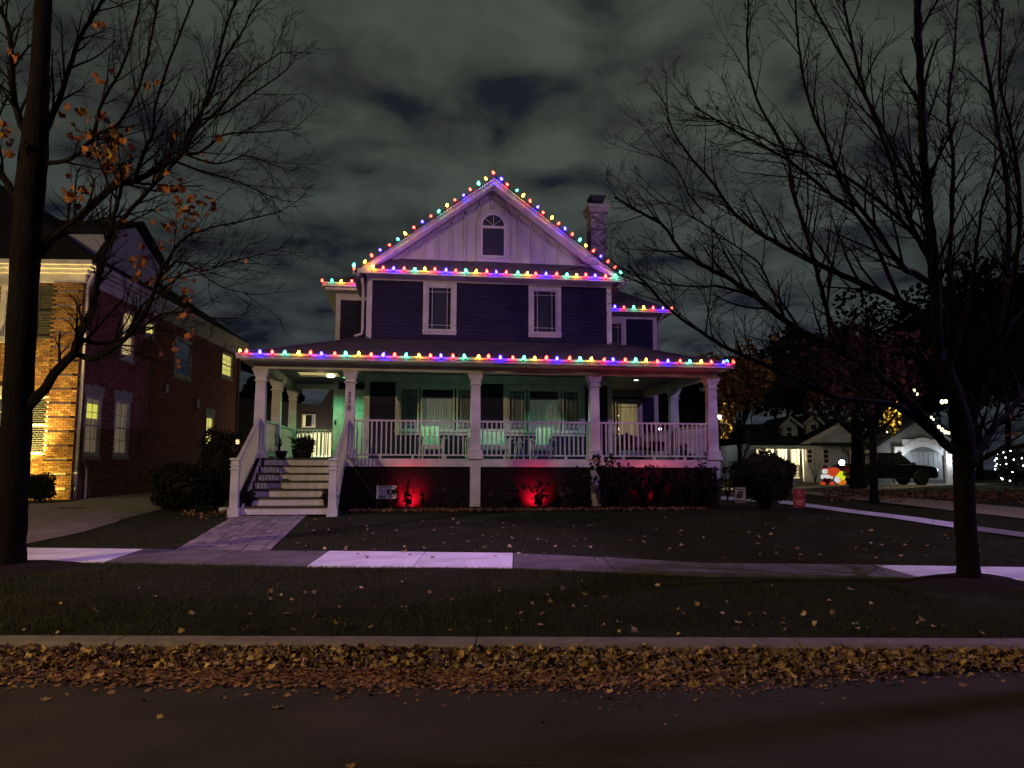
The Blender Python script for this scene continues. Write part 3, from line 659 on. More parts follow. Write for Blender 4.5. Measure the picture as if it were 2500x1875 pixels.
MB().box(XM + .04 - .326, XM + .04 + .326, YW - .04, YW - .014, 8.84, 8.92).build('mid_rail', M['trim'], aw)
for t in (40, 90, 140): MB().bar((XM + .04, YW - .02, 8.93), (XM + .04 + .32 * math.cos(rad(t)), YW - .02, 8.93 + .32 * math.sin(rad(t))), .014, .012).build('muntin', M['trim'], aw)
MB().box(XM + .04 - .50, XM + .04 + .50, YW - .075, YW - .051, 7.90, 7.935).build('sill', M['gable'], aw)
# rakes, roof, soffit
for sgn in (-1, 1):
    xe = XM + sgn * 3.95; ze = rake_z(xe)
    a = Vector((XM, EY, APEX)); b = Vector((xe, EY, ze)); dn = Vector((0, 0, -1))
    MB().prism([a, b, b + dn * .19, a + dn * .24], (0, .04, 0)).build('rake_board', M['trim'], H)
    MB().prism([a + dn * .02 + Vector((0, -.03, 0)), b + Vector((0, -.03, 0)) + dn * .02, b + dn * .07 + Vector((0, -.03, 0)), a + dn * .08 + Vector((0, -.03, 0))], (0, .028, 0)).build('rake_molding', M['trim'], H)
    a2 = Vector((XM, YW - .03, APEX - .25)); b2 = Vector((XM + sgn * 3.1, YW - .03, rake_z(XM + sgn * 3.1) - .25))
    MB().prism([a2, b2, b2 + dn * .13, a2 + dn * .17], (0, .03, 0)).build('gable_frieze', M['gable'], H)
    mb = MB()                                           # dentils under the soffit
    for i in range(52):
        p = a2.lerp(b2, (i + .5) / 52); mb.box(p.x - .022, p.x + .022, p.y - .022, p.y - .001, p.z - .075, p.z - .03)
    mb.build('dentils', M['gable'], H, kind='stuff')
    MB().prism([a + dn * .20 + Vector((0, .041, 0)), b + dn * .17 + Vector((0, .041, 0)), b + dn * .19 + Vector((0, .041, 0)), a + dn * .22 + Vector((0, .041, 0))], (0, .50, 0)).build('soffit', M['trim'], H)
    c0 = a + Vector((0, -.05, .012)); c1 = b + Vector((sgn * .06, -.05, -.03))
    MB().prism([c0, c1, c1 + Vector((0, 0, -.05)), c0 + Vector((0, 0, -.02))], (0, 11.2, 0)).build('roof', M['shingle'], H)
    MB().box(*sorted((xe - sgn * .01, xe + sgn * .13)), EY + .06, 33.2, 7.16, 7.30).build('gutter', M['trim'], H, bevel=.01)
    MB().box(*sorted((xe - sgn * .02, XM + sgn * 3.70)), EY + .06, 33.0, 7.165, 7.185).build('soffit', M['trim'], H)
MB().bar((XM, EY - .06, APEX + .015), (XM, 33.2, APEX + .015), .16, .03).build('roof_ridge', M['shingle'], H)
# the shingled strip and gutter across the foot of the gable
zt = 7.80; mb = MB(); xa, xb = XM - 3.92, XM + 3.92
mb.prism([(xa + .05, EY + .03, 7.285), (xb - .05, EY + .03, 7.285), (XM + 3.26, YW + .01, zt), (XM - 3.26, YW + .01, zt)], (0, .02, -.03)); mb.build('skirt_roof', M['shingle'], H)
MB().box(xa - .02, xb + .02, EY - .10, EY + .025, 7.16, 7.295).build('gutter', M['trim'], H, bevel=.012)
MB().box(xa + .1, xb - .1, EY + .026, YW - .04, 7.165, 7.19).build('soffit', M['trim'], H)
MB().tube([(-1.43, 22.30, 7.15), (-1.42, 22.45, 6.95), (-1.40, 22.52, 6.85), (-1.40, 22.52, 5.60), (-1.42, 22.46, 5.47), (-1.62, 22.40, 5.40)], .04, 8).build('downspout', M['trim'], H, smooth=True)

# --- wings set back on both sides
DOOR = (-2.20, -1.34, DECK, 4.02)
wall_and_siding(front(YL), -2.40, X0, GZ, 7.25, [(-2.22, X0 - .02, DECK, 4.10)], DECK, H)
MB().box(-2.425, -2.28, YL - .035, YL + .10, DECK, 7.25).build('corner_board', M['trim'], H, bevel=.005)
mb = MB(); mb.box(-2.40, -2.26, YL + .11, 31, GZ, 7.25); mb.build('wall', M['navy'], H)
MB().box(-2.44, X0, YL - .04, YL + .08, 7.05, 7.26).build('frieze_board', M['trim'], H)
# left wing eave: gutter, soffit, hip roof
ex = -2.82; ey = 24.62
MB().box(ex, X0 - .02, ey - .10, ey + .02, 7.345, 7.48).build('gutter', M['trim'], H, bevel=.012)
MB().box(ex - .02, ex + .10, ey + .025, 31, 7.345, 7.48).build('gutter', M['trim'], H, bevel=.012)
MB().box(ex + .1, X0 - .02, ey + .025, YL + .05, 7.27, 7.345).build('fascia', M['trim'], H)
mb = MB(); mb.box(ex + .10, -2.40, ey + .03, 31, 7.262, 7.285); mb.box(-2.40, X0 - .02, ey + .03, YL - .02, 7.262, 7.285); mb.build('soffit', M['trim'], H)
mb = MB(); mb.add([(ex, ey, 7.48), (X0, ey, 7.48), (X0, 26.2, 8.28), (ex, 31, 7.48), (X0, 31, 8.28), (-1.32, 26.14, 8.28)], [(0, 1, 2, 5), (0, 5, 4, 3)]); mb.build('wing_roof', M['shingle'], H)
# front door
fw = front(YL)
mb = MB(fw); mb.box(-2.27, -2.20, -.02, .05, DECK, 4.12); mb.box(-2.20, X0 - .01, -.02, .05, 4.02, 4.12); dfr = mb.build('door_frame', M['trim'], H)
mb = MB(fw); mb.box(-2.20, -2.12, -.09, .0, DECK, 4.02); mb.box(-2.12, X0 - .01, -.09, .0, 3.93, 4.02); mb.build('jamb', M['trim'], dfr)
mb = MB(fw); mb.box(-2.115, -1.305, -.10, -.055, DECK + .03, 3.925); door = mb.build('front_door', M['trim'], H); door['label'] = 'panelled front door washed in green light'
for u0, u1, v0, v1 in [(-2.02, -1.76, 3.45, 3.80), (-1.66, -1.40, 3.45, 3.80), (-2.02, -1.76, 2.72, 3.36), (-1.66, -1.40, 2.72, 3.36), (-2.02, -1.76, 2.02, 2.58), (-1.66, -1.40, 2.02, 2.58)]:
    mb = MB(fw); mb.box(u0, u1, -.055, -.038, v0, v1); mb.build('door_panel', M['trim'], door, bevel=.012)
MB(fw).box(-1.45, -1.41, -.05, .0, 2.80, 3.22).build('door_handle', M['black'], door)
MB(fw).box(-2.37, -2.31, .036, .062, 2.98, 3.14).build('doorbell', M['black'], H)
# right wing
FD = (6.30, 8.20, DECK, 4.06)
wall_and_siding(front(YR), X1, 8.70, GZ, 7.1, [(6.36, 8.16, DECK, 4.02), (6.66, 7.58, 5.2, 6.9)], DECK, H)
MB().box(8.68, 8.835, YR - .035, YR + .10, GZ + 1.2, 7.1).build('corner_board', M['trim'], H, bevel=.005)
mb = MB(); mb.box(8.69, 8.83, YR + .11, 33, GZ, 7.1); mb.build('wall', M['navy'], H)
MB().box(X1, 8.84, YR - .04, YR + .08, 6.98, 7.12).build('frieze_board', M['trim'], H)
window_unit(front(YR), 6.58, 7.68, 5.10, 6.975, H, [(6.70, 7.56)], cw=.12, deep=.09)
MB().box(X1, 9.28, 26.02, 26.14, 7.12, 7.245).build('gutter', M['trim'], H, bevel=.012)
MB().box(9.17, 9.29, 26.145, 33, 7.12, 7.245).build('gutter', M['trim'], H, bevel=.012)
mb = MB(); mb.box(X1, 9.17, 26.145, YR - .03, 7.125, 7.15); mb.box(8.84, 9.17, YR - .03, 33, 7.125, 7.15); mb.build('soffit', M['trim'], H)
mb = MB(); pk = 2.3; mb.add([(X1, 26.06, 7.245), (9.27, 26.06, 7.245), (9.27 - pk, 26.06 + pk, 8.75), (X1, 26.06 + pk, 8.75), (9.27, 33, 7.245), (9.27 - pk, 33, 8.75)], [(0, 1, 2, 3), (1, 4, 5, 2)]); mb.build('wing_roof', M['shingle'], H)
MB().tube([(8.95, 26.15, 7.12), (8.90, 26.45, 6.95), (8.88, 26.52, 6.85), (8.88, 26.52, 5.2)], .04, 8).build('downspout', M['trim'], H, smooth=True)
LIT_ROOM = lit_curtain('lit_french_curtain', (1.0, .72, .30), .30, 16, .35)
LIT_HALL = emit_mat('lit_hall', (1.0, .86, .16), .55)
fy = front(YR)
fd = window_unit(fy, 6.28, 8.24, DECK + .02, 4.08, H, [(6.42, 7.24, LIT_ROOM), (7.30, 8.12, LIT_ROOM)], cw=.12, name='french_door', prairie=True, sill=False, deep=.14)
MB(fy).box(6.88, 7.10, -.135, -.13, 2.0, 3.85).build('lit_gap', LIT_HALL, fd)
mbx = MB(fy); rg = random.Random(5)
for i in range(22): u = rg.choice([rg.uniform(6.9, 7.08), 7.42 + rg.uniform(-.015, .015)]); v = rg.uniform(2.3, 3.75); mbx.ball((u, -.12, v), .012, 5, 4)
mbx.build('fairy_lights', emit_mat('fairy_light', (1, .85, .5), 9), fd)
MB().box(X1 + .02, 8.70, YR - .05, YR + .05, 4.16, 4.35).build('porch_frieze', M['trim'], H)

# --- porch deck, band, skirting, piers
mb = MB(); XL, XR = -3.92, 8.42
mb.box(XL, XR, YP + .04, YW - .05, DECK - .03, DECK); mb.box(XL, X0 - .02, YW - .05, YL - .05, DECK - .03, DECK); mb.box(X1 + .02, XR, YW - .05, YR - .05, DECK - .03, DECK); mb.box(XL, -2.45, YL - .05, 26.2, DECK - .03, DECK)
mb.build('porch_deck', M['deck'], H)
MB().box(-1.66, XR + .03, YP, YP + .038, DECK - .205, DECK - .002).build('skirt_band', M['trim'], H)
for x in (XL - .03, XR): MB().box(x, x + .03, YP + .04, 26.2, DECK - .205, DECK - .002).build('skirt_band', M['trim'], H)
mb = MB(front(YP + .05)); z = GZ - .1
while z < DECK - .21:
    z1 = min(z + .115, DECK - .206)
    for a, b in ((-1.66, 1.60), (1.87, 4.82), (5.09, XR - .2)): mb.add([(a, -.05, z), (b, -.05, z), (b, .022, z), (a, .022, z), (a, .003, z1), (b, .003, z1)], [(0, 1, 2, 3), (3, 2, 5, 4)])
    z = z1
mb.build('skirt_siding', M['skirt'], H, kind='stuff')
for x in (1.60, 4.82): MB().box(x, x + .27, YP - .012, YP + .1, GZ - .15, DECK - .206).build('pier_board', M['trim'], H)
MB().box(XR - .22, XR + .03, YP + .02, YP + .1, GZ - .15, DECK - .206).build('pier_board', M['gable'], H)
MB().box(XR - .02, XR + .028, YP + .11, 26.2, GZ - .1, DECK - .21).build('skirt_wall', M['skirt'], H)
MB().box(XL - .03, XL + .03, YP + .11, 26.2, GZ - .1, DECK - .21).build('skirt_wall', M['skirt'], H)
MB().box(XL, -1.66, YP + .1, YP + .14, GZ - .1, DECK - .2).build('skirt_wall', M['skirt'], H)
# --- columns
BEAM = 4.13; CW = .26
def column(x, y):
    c = MB(); h = CW / 2; c.add([(x + sx * (h + t), y + sy * (h + t), z) for z, t in ((DECK + .24, .008), (BEAM - .30, -.012)) for sx, sy in ((-1, -1), (1, -1), (1, 1), (-1, 1))], [(0, 1, 5, 4), (1, 2, 6, 5), (2, 3, 7, 6), (3, 0, 4, 7)])
    o = c.build('column', M['trim'], H)
    def sq(name, rows):
        mb = MB(); vs = [(x + sx * w, y + sy * w, z) for z, w in rows for sx, sy in ((-1, -1), (1, -1), (1, 1), (-1, 1))]; n = len(rows)
        mb.add(vs, [(i * 4 + j, i * 4 + (j + 1) % 4, i * 4 + 4 + (j + 1) % 4, i * 4 + 4 + j) for i in range(n - 1) for j in range(4)] + [(3, 2, 1, 0), tuple(n * 4 - 4 + j for j in range(4))]); return mb.build(name, M['trim'], o)
    sq('plinth', [(DECK, h + .075), (DECK + .10, h + .075), (DECK + .105, h + .045), (DECK + .235, h + .045), (DECK + .245, h + .02)])
    sq('collar', [(BEAM - .325, h + .022), (BEAM - .318, h + .03), (BEAM - .298, h + .03), (BEAM - .293, h)])
    sq('capital', [(BEAM - .292, h - .006), (BEAM - .20, h), (BEAM - .195, h + .02), (BEAM - .18, h + .022), (BEAM - .10, h + .045), (BEAM - .025, h + .075), (BEAM - .002, h + .08)])
    return o
CXS = [-3.78, -1.53, 1.735, 4.955, 8.28]; cyy = YP + CW / 2 + .01
cols_f = [column(x, cyy) for x in CXS]; cols_f[1]['label'] = 'porch column with house number 230'
column(-3.78, 22.75); column(-3.78, 25.9); column(8.28, 23.4)
# --- beam, ceiling, soffit, gutters, roof of the porch
bx0, bx1 = -3.95, 8.45
MB().box(bx0, bx1, YP + .005, YP + .255, BEAM, 4.36).build('porch_beam', M['trim'], H)
MB().box(bx0, bx0 + .25, YP + .256, 26.1, BEAM, 4.36).build('porch_beam', M['trim'], H)
MB().box(bx1 - .25, bx1, YP + .256, YR - .06, BEAM, 4.36).build('porch_beam', M['trim'], H)
MB().box(bx0 + .25, -2.44, 25.85, 26.1, BEAM + .06, 4.36).build('porch_beam', M['trim'], H)
for xa_, xb_, ya_, yb_ in ((bx0 + .25, bx1 - .25, YP + .256, YW - .05), (X1 + .02, bx1 - .25, YW - .045, YR - .06), (bx0 + .25, X0 - .02, 25.255, 25.85)):
    MB().box(xa_, xb_, ya_, yb_, 4.352, 4.372).build('ceiling', M['ceil'], H)
# entrance ceiling of single boards, with a strip whose lamplight is put in as glow
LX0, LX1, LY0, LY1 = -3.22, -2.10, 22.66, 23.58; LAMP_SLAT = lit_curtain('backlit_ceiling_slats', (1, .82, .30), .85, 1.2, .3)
x = bx0 + .25; 
while x < X0 - .03:
    xe = min(x + .088, X0 - .02); m_ = (x + xe) / 2
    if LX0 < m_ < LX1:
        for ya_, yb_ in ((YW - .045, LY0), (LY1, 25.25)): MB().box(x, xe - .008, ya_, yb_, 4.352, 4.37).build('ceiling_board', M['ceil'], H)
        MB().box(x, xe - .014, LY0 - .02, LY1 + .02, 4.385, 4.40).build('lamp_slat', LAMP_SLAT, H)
    else: MB().box(x, xe - .008, YW - .045, 25.25, 4.352, 4.37).build('ceiling_board', M['ceil'], H)
    x = xe
for a in ((LX0 - .03, LX0, LY0, LY1), (LX1, LX1 + .03, LY0, LY1), (LX0 - .03, LX1 + .03, LY0 - .03, LY0), (LX0 - .03, LX1 + .03, LY1, LY1 + .03)): MB().box(*a, 4.340, 4.43).build('tray_trim', M['trim'], H)  # trim added to give the glowing strip hard edges
tl = MB().lathe([(.03, .10), (.11, .085), (.13, .03), (.09, 0.0), (.02, -.012)], (-2.34, 23.30, 4.29), 14).build('ceiling_lamp', emit_mat('entrance_lamp', (1, .93, .60), 5.0), H, smooth=True)
point_light('entrance_lamp_light', (-2.6, 23.1, 4.08), 3, (1, .84, .40), .05)
GX0, GX1, GY = -4.28, 8.66, 19.65
mb = MB(); mb.box(GX0 + .1, GX1 - .1, GY + .03, YP + .004, 4.275, 4.30); mb.box(GX0 + .1, bx0 - .001, YP + .004, 26.3, 4.275, 4.30); mb.box(bx1 + .001, GX1 - .1, YP + .004, 26.5, 4.275, 4.30); mb.build('soffit', M['trim'], H)
MB().box(GX0 + .08, GX1 - .08, GY + .032, GY + .07, 4.30, 4.40).build('fascia', M['trim'], H)
def gutter(p, q, n):
    n = Vector(n); prof = [(0, 0), (.07, 0), (.085, .03), (.115, .085), (.125, .13), (.113, .13), (.1, .09), (0, .12)]
    mb = MB(); P, Q = Vector(p), Vector(q)
    for e in (P, Q): mb.v += [e + n * a + Vector((0, 0, b)) for a, b in prof]
    k = len(prof); mb.f = [tuple(range(k)), tuple(range(k, 2 * k))[::-1]] + [(i, (i + 1) % k, k + (i + 1) % k, k + i) for i in range(k)]
    return mb.build('gutter', M['trim'], H)
gutter((GX0, GY + .03, 4.30), (GX1, GY + .03, 4.30), (0, -1, 0)); gutter((GX0 + .1, GY + .04, 4.30), (GX0 + .1, 26.3, 4.30), (-1, 0, 0)); gutter((GX1 - .1, GY + .04, 4.30), (GX1 - .1, 26.5, 4.30), (1, 0, 0))
mb = MB(); A, B, C_, D_ = Vector((GX0 + .03, GY + .01, 4.425)), Vector((GX1 - .03, GY + .01, 4.425)), Vector((X1, YW - .03, 5.37)), Vector((X0, YW - .03, 5.37))
E1, E2 = Vector((GX1 - .03, 26.55, 4.425)), Vector((X1, 26.55, 5.37)); G1, G2 = Vector((GX0 + .03, 26.3, 4.425)), Vector((X0, 26.3, 5.37))
def course_roof(a, b, c, d, name, n=15):
    """shingle courses between eave a-b and top d-c"""
    mb = MB(); nrm = (b - a).cross(d - a).normalized(); nrm = nrm if nrm.z > 0 else -nrm
    for i in range(n):
        t0, t1 = i / n, (i + 1.25) / n if i < n - 1 else 1
        p, q, r, s = a.lerp(d, t0), b.lerp(c, t0), b.lerp(c, t1), a.lerp(d, t1); w = max(2, int((q - p).length / .28)); off = .5 * (i % 2) / w
        for k in range(w):
            u0, u1 = min(max(k / w - off + .0, 0), 1), min((k + 1) / w - off, 1)
            if k == w - 1: u1 = 1
            h = .012 + .006 * ((k * 7 + i * 3) % 5) / 5; g = (u1 - u0) * .02
            lo0, lo1, hi0, hi1 = p.lerp(q, u0 + g), p.lerp(q, u1 - g), s.lerp(r, u0 + g), s.lerp(r, u1 - g)
            mb.add([lo0, lo1, lo1 + nrm * h, lo0 + nrm * h, hi1 + nrm * .002, hi0 + nrm * .002], [(0, 1, 2, 3), (3, 2, 4, 5), (0, 3, 5), (1, 4, 2)])
    mb.build(name, M['shingle'], H, kind='stuff')
mb.add([v - Vector((0, 0, .01)) for v in (A, B, C_, D_, E1, E2, G1, G2)], [(0, 1, 2, 3), (1, 4, 5, 2), (6, 0, 3, 7)]); mb.build('porch_roof', M['shingle'], H)
course_roof(A, B, C_, D_, 'shingles'); course_roof(B, E1, E2, C_, 'shingles'); course_roof(G1, A, D_, G2, 'shingles')
for p, q in ((A, D_), (B, C_)): MB().bar(p + Vector((0, 0, .02)), q + Vector((0, 0, .03)), .2, .03).build('hip_cap', M['shingle'], H)
# --- railings
bal_me = {}
def baluster(parent, x, y, z0, z1, m=M['trim'], w=.036):
    h = round(z1 - z0, 3)
    if h not in bal_me: mb = MB(); mb.box(-w / 2, w / 2, -w / 2, w / 2, 0, h); bal_me[h] = mb.mesh('baluster', m, (0, 0, 0))
    return link_part('baluster', bal_me[h], parent, (x, y, z0))
def railing(p, q, step=.125):
    p, q = Vector(p), Vector(q); d = (q - p).normalized(); n = max(1, round((q - p).length / step))
    r = MB().bar(p + Vector((0, 0, .985)), q + Vector((0, 0, .985)), .075, .045).build('railing', M['trim'], H)
    MB().bar(p + Vector((0, 0, .095)), q + Vector((0, 0, .095)), .05, .04).build('bottom_rail', M['trim'], r)
    for i in range(n):
        c = p.lerp(q, (i + .5) / n); baluster(r, c.x, c.y, p.z + .116, p.z + .962)
    for t in (.22, .5, .78):
        c = p.lerp(q, t); MB().box(c.x - .035, c.x + .035, c.y - .02, c.y + .02, p.z, p.z + .074).build('foot_block', M['trim'], r)
    return r
hy = cyy - .02; o_ = CW / 2 + .005
for a, b in zip(CXS[1:-1], CXS[2:]): railing((a + o_, hy, DECK), (b - o_, hy, DECK))
railing((8.28, cyy + o_, DECK), (8.28, 23.4 - o_, DECK)); railing((8.28, 23.4 + o_, DECK), (8.28, YR - .05, DECK))
railing((-3.78, cyy + o_, DECK), (-3.78, 22.75 - o_, DECK)); railing((-3.78, 22.75 + o_, DECK), (-3.78, 25.9 - o_, DECK)); railing((-3.78 + o_, 25.9, DECK), (-2.45, 25.9, DECK))
# --- steps with their rails
sx0, sx1 = -3.62, -1.70; RH = (DECK - GZ) / 7; RUN = .335
for i in range(7):
    y = YP - i * RUN; zt_ = DECK - i * RH
    MB().box(sx0 - .05 * (i == 6), sx1 + .05 * (i == 6), y, y + .025, zt_ - RH + (.0 if i == 6 else .002), zt_ - .036).build('riser', M['trim'], H)
    MB().box(sx0 - .02, sx1 + .02, y - .035, y + (RUN - .001 if i else .06), zt_ - .035, zt_).build('tread', M['tread'], H)
yb = YP - 6 * RUN - .10
for x in (-3.78, -1.56 - .04):
    for sx_ in (1,):
        mb = MB(); poly = [(x + (.06 if x < -2.5 else -.06), YP, DECK - .25), (x + (.06 if x < -2.5 else -.06), YP, DECK - .0), (x + (.06 if x < -2.5 else -.06), yb + .1, GZ + .14), (x + (.06 if x < -2.5 else -.06), yb + .1, GZ - .05), (x + (.06 if x < -2.5 else -.06), yb + .25, GZ - .05)]
        mb.prism(poly, (.04, 0, 0)); mb.build('stringer', M['trim'], H)
    nx = x + (-.07 if x < -2.5 else -.10); nw = .085
    nb = MB(); rows = [(GZ - .1, nw + .035), (GZ + .14, nw + .035), (GZ + .15, nw + .005), (GZ + 1.0, nw), (GZ + 1.005, nw + .02), (GZ + 1.03, nw + .02), (GZ + 1.035, nw), (GZ + 1.09, nw), (GZ + 1.095, nw + .02), (GZ + 1.12, nw + .02), (GZ + 1.125, nw), (GZ + 1.22, nw), (GZ + 1.225, nw + .035), (GZ + 1.25, nw + .035), (GZ + 1.27, nw + .01)]
    nb.add([(nx + a * w, yb + b * w, z) for z, w in rows for a, b in ((-1, -1), (1, -1), (1, 1), (-1, 1))], [(i * 4 + j, i * 4 + (j + 1) % 4, i * 4 + 4 + (j + 1) % 4, i * 4 + 4 + j) for i in range(len(rows) - 1) for j in range(4)] + [tuple(len(rows) * 4 - 4 + j for j in range(4))])
    nb.build('newel', M['trim'], H, bevel=.004)
    top0, top1 = Vector((nx, yb + nw, GZ + 1.16)), Vector((x + .02 if x > -2.5 else x, YP, DECK + .97))
    rl = MB().bar(top0, top1, .085, .05).build('stair_rail', M['trim'], H)
    dz = -.83; MB().bar(top0 + Vector((0, 0, dz)), top1 + Vector((0, 0, dz)), .05, .04).build('bottom_rail', M['trim'], rl)
    for i in range(15):
        c = top0.lerp(top1, (i + .5) / 15); baluster(rl, c.x, c.y, c.z + dz + .03, c.z - .03)
# --- house number
def text_obj(txt, size, m, parent, M4, name, depth=.006, align='CENTER'):
    cu = bpy.data.curves.new(name, 'FONT'); cu.body = txt; cu.size = size; cu.extrude = depth; cu.align_x = align; cu.align_y = 'CENTER'; cu.resolution_u = 3
    t = bpy.data.objects.new(name, cu); COL.objects.link(t); bpy.context.view_layer.update()
    me = bpy.data.meshes.new_from_object(t.evaluated_get(bpy.context.evaluated_depsgraph_get())); bpy.data.objects.remove(t); bpy.data.curves.remove(cu)
    pos = M4.to_translation(); me.transform(Matrix.Translation(-pos) @ M4); me.materials.clear(); me.materials.append(m); me.name = name
    return link_part(name, me, parent, pos)
FACE = Matrix.Rotation(rad(90), 4, 'X')               # text plane facing the street (-Y)
for ch, px, py in (('2', 853, 963.5), ('3', 852.5, 979), ('0', 852, 996)):
    p = on_y(px, py, YP - .004); text_obj(ch, .185, M['ink'], cols_f[1], Matrix.Translation(p) @ FACE, 'house_number')
# --- chimney
chx0, chx1, chy = 7.02, 7.62, 29.0
mb = MB(); mb.box(chx0 + .012, chx1 - .012, chy + .012, chy + .75, 7.3, 11.74); ch = mb.build('chimney', M['stone'], H)
mb = MB(); z = 7.6; k = 0; rg = random.Random(8)
while z < 11.7:
    for T_, wd in ((lambda u, d, v: (chx0 + u, chy - d + .012, v), .60), (lambda u, d, v: (chx0 - d + .012, chy + u, v), .75)):
        u = -.1 * (k % 2)
        while u < wd:
            a, b = max(u, 0), min(u + .19, wd)
            if b - a > .03: m2 = MB(T_); m2.box(a + .004, b - .004, 0, .018 + rg.uniform(0, .006), z, z + .058); mb.add(m2.v, m2.f)
            u += .2
    z += .068; k += 1
mb.build('brickwork', M['whitebrick'], ch, kind='stuff')
mb = MB(); mb.box(chx0 - .1, chx1 + .1, chy - .1, chy + .85, 11.74, 11.90); mb.box(chx0 - .14, chx1 + .14, chy - .14, chy + .89, 11.901, 12.06); mb.build('cap', M['trim'], ch, bevel=.01)
mb = MB(); mb.box(chx0 + .08, chx1 - .08, chy + .1, chy + .6, 12.06, 12.25); mb.add([(chx0 + .06, chy + .06, 12.251), (chx1 - .06, chy + .06, 12.251), (chx1 - .06, chy + .64, 12.251), (chx0 + .06, chy + .64, 12.251), (chx0 - .02, chy, 12.46), (chx1 + .02, chy, 12.46), (chx1 + .02, chy + .7, 12.46), (chx0 - .02, chy + .7, 12.46)], [(0, 1, 5, 4), (1, 2, 6, 5), (2, 3, 7, 6), (3, 0, 4, 7), (4, 5, 6, 7)]); mb.build('flue', M['black'], ch)
# --- recessed porch lamps
GREEN = (.20, 1.0, .40)
def downlight(x, y, watts, col, show, spot=150):
    d = MB().lathe([(.09, .012), (.10, .004), (.10, 0), (.07, -.004)], (x, y, 4.34), 16).build('downlight', M['trim'], H, smooth=True)
    MB().lathe([(.066, .004), (.064, 0), (.03, -.003)], (x, y, 4.331), 12).build('lens', emit_mat('porch_lens', col, show), d, smooth=True)
    point_light('porch_light', (x, y, 4.29), watts, col, .05, spot, (0, 0, -1), .5)
downlight(.82, 21.25, 88, GREEN, 3, 112); downlight(3.95, 21.25, 88, GREEN, 3, 112); downlight(-1.95, 23.7, 110, GREEN, 3, 160); downlight(6.95, 23.0, 10, (.55, 1.0, .78), 12)
# ================================================================== strings of coloured bulbs
BC = {'R': ((1, .020, .012), 48), 'B': ((.010, .006, 1), 165), 'G': ((.03, .85, .40), 36), 'Y': ((1, .45, .018), 52)}
def bulb_mat(k):
    c, s = BC[k]; m = emit_mat('bulb_' + {'R': 'red', 'B': 'blue', 'G': 'green', 'Y': 'yellow'}[k], c, s); m.cycles.emission_sampling = 'FRONT'; return m
BM = {k: bulb_mat(k) for k in BC}; BULB = {}
for k in BC:
    mb = MB(); mb.lathe([(.016, 0.0), (.030, .018), (.036, .045), (.030, .075), (.014, .100), (.003, .108)], (0, 0, 0), 8); BULB[k] = mb.mesh('bulb', BM[k], (0, 0, 0), True)
sk = MB(); sk.lathe([(.017, -.045), (.019, -.04), (.019, 0), (.015, .002)], (0, 0, 0), 8); SOCK = sk.mesh('socket', M['cord'], (0, 0, 0))
def light_string(label, runs):
    """runs: list of (points, colours, lean)"""
    p0 = Vector(runs[0][0][0]); s = thing('light_string', label, 'string lights', tuple(p0), world=True, group='strings of coloured holiday lights along the eaves')
    for pts, cols, lean in runs:
        pts = [Vector(p) for p in pts]; cp = []
        for i, p in enumerate(pts):
            cp.append(p + Vector((0, 0, -.045)))
            if i < len(pts) - 1: cp.append((p + pts[i + 1]) / 2 + Vector((0, 0, -.062)))
        if len(cp) > 1: MB().tube(cp, .008, 5).build('cord', M['cord'], s)
        for p, c in zip(pts, cols):
            p = p + Vector((random.gauss(0, .012), 0, random.gauss(0, .007))); b = link_part('bulb', BULB[c], s, p); k_ = random.uniform(.86, 1.08); b.scale = (k_, k_, k_); r_ = (random.gauss(lean[0], .09), random.gauss(lean[1], .09), random.uniform(0, 6)); b.rotation_euler = r_
            q = bpy.data.objects.new('socket', SOCK); COL.objects.link(q); q.parent = b; ORG[q.name] = p
    return s
def lerp_pts(a, b, n): a, b = Vector(a), Vector(b); return [a.lerp(b, i / max(1, n - 1)) for i in range(n)]
def pat(start, n, rev=False, seq='RBRGY'): 
    i = seq.index(start) if start != 'r' else 2
    return [seq[(i + (-k if rev else k)) % 5] for k in range(n)]
gz_ = 4.475
light_string('string of coloured bulbs along the front gutter of the porch', [(lerp_pts((-3.99, 19.495, 4.405), (8.58, 19.495, 4.405), 43), ['RBRGY'[i % 5] for i in range(43)], (.22, 0)),
    ([(-4.26, 19.95, gz_), (-4.26, 20.3, gz_)], ['Y', 'G'], (0, -.3)), ([(8.64, 20.0, gz_), (8.64, 20.35, gz_)], ['G', 'Y'], (0, .3))])
E1_ = lambda t: (XM - 3.95 + t * 3.95, EY - .10, EAVE - .02 + t * (APEX - EAVE + .02) + .035)
lt = [.05 + .95 * i / 16 for i in range(17)]
light_string('string of coloured bulbs up the left slope of the gable', [([E1_(t) for t in lt], list('YRBRGYRBRGYRBRGYR'), (.15, -.55)), (lerp_pts((XM - 4.06, 22.15, 7.37), (XM - 4.06, 24.5, 7.37), 8), list('GRBRYGRB'), (0, -.2))])
E2_ = lambda t: (XM + 3.95 - t * 3.95, EY - .10, EAVE - .02 + t * (APEX - EAVE + .02) + .035)
rt = [1 - (i + 1) / 18 * .97 for i in range(18)]
light_string('string of coloured bulbs down the right slope of the gable', [([E2_(t) for t in rt], list('BRGYRBRYRBRGYRBRRG'), (.15, .55)), ([(XM + 4.06, 22.6, 7.37), (XM + 4.06, 23.0, 7.37)], ['Y', 'R'], (0, .2))])
light_string('string of coloured bulbs across the foot of the gable', [(lerp_pts((-1.12, 21.89, 7.265), (6.02, 21.89, 7.265), 25), list('YRBRG' * 5), (.22, 0))])
light_string('short string of coloured bulbs on the upper left wing eave', [(lerp_pts((-2.80, 24.47, 7.465), (-1.58, 24.47, 7.465), 5), list('RGYRB'), (.1, 0))])
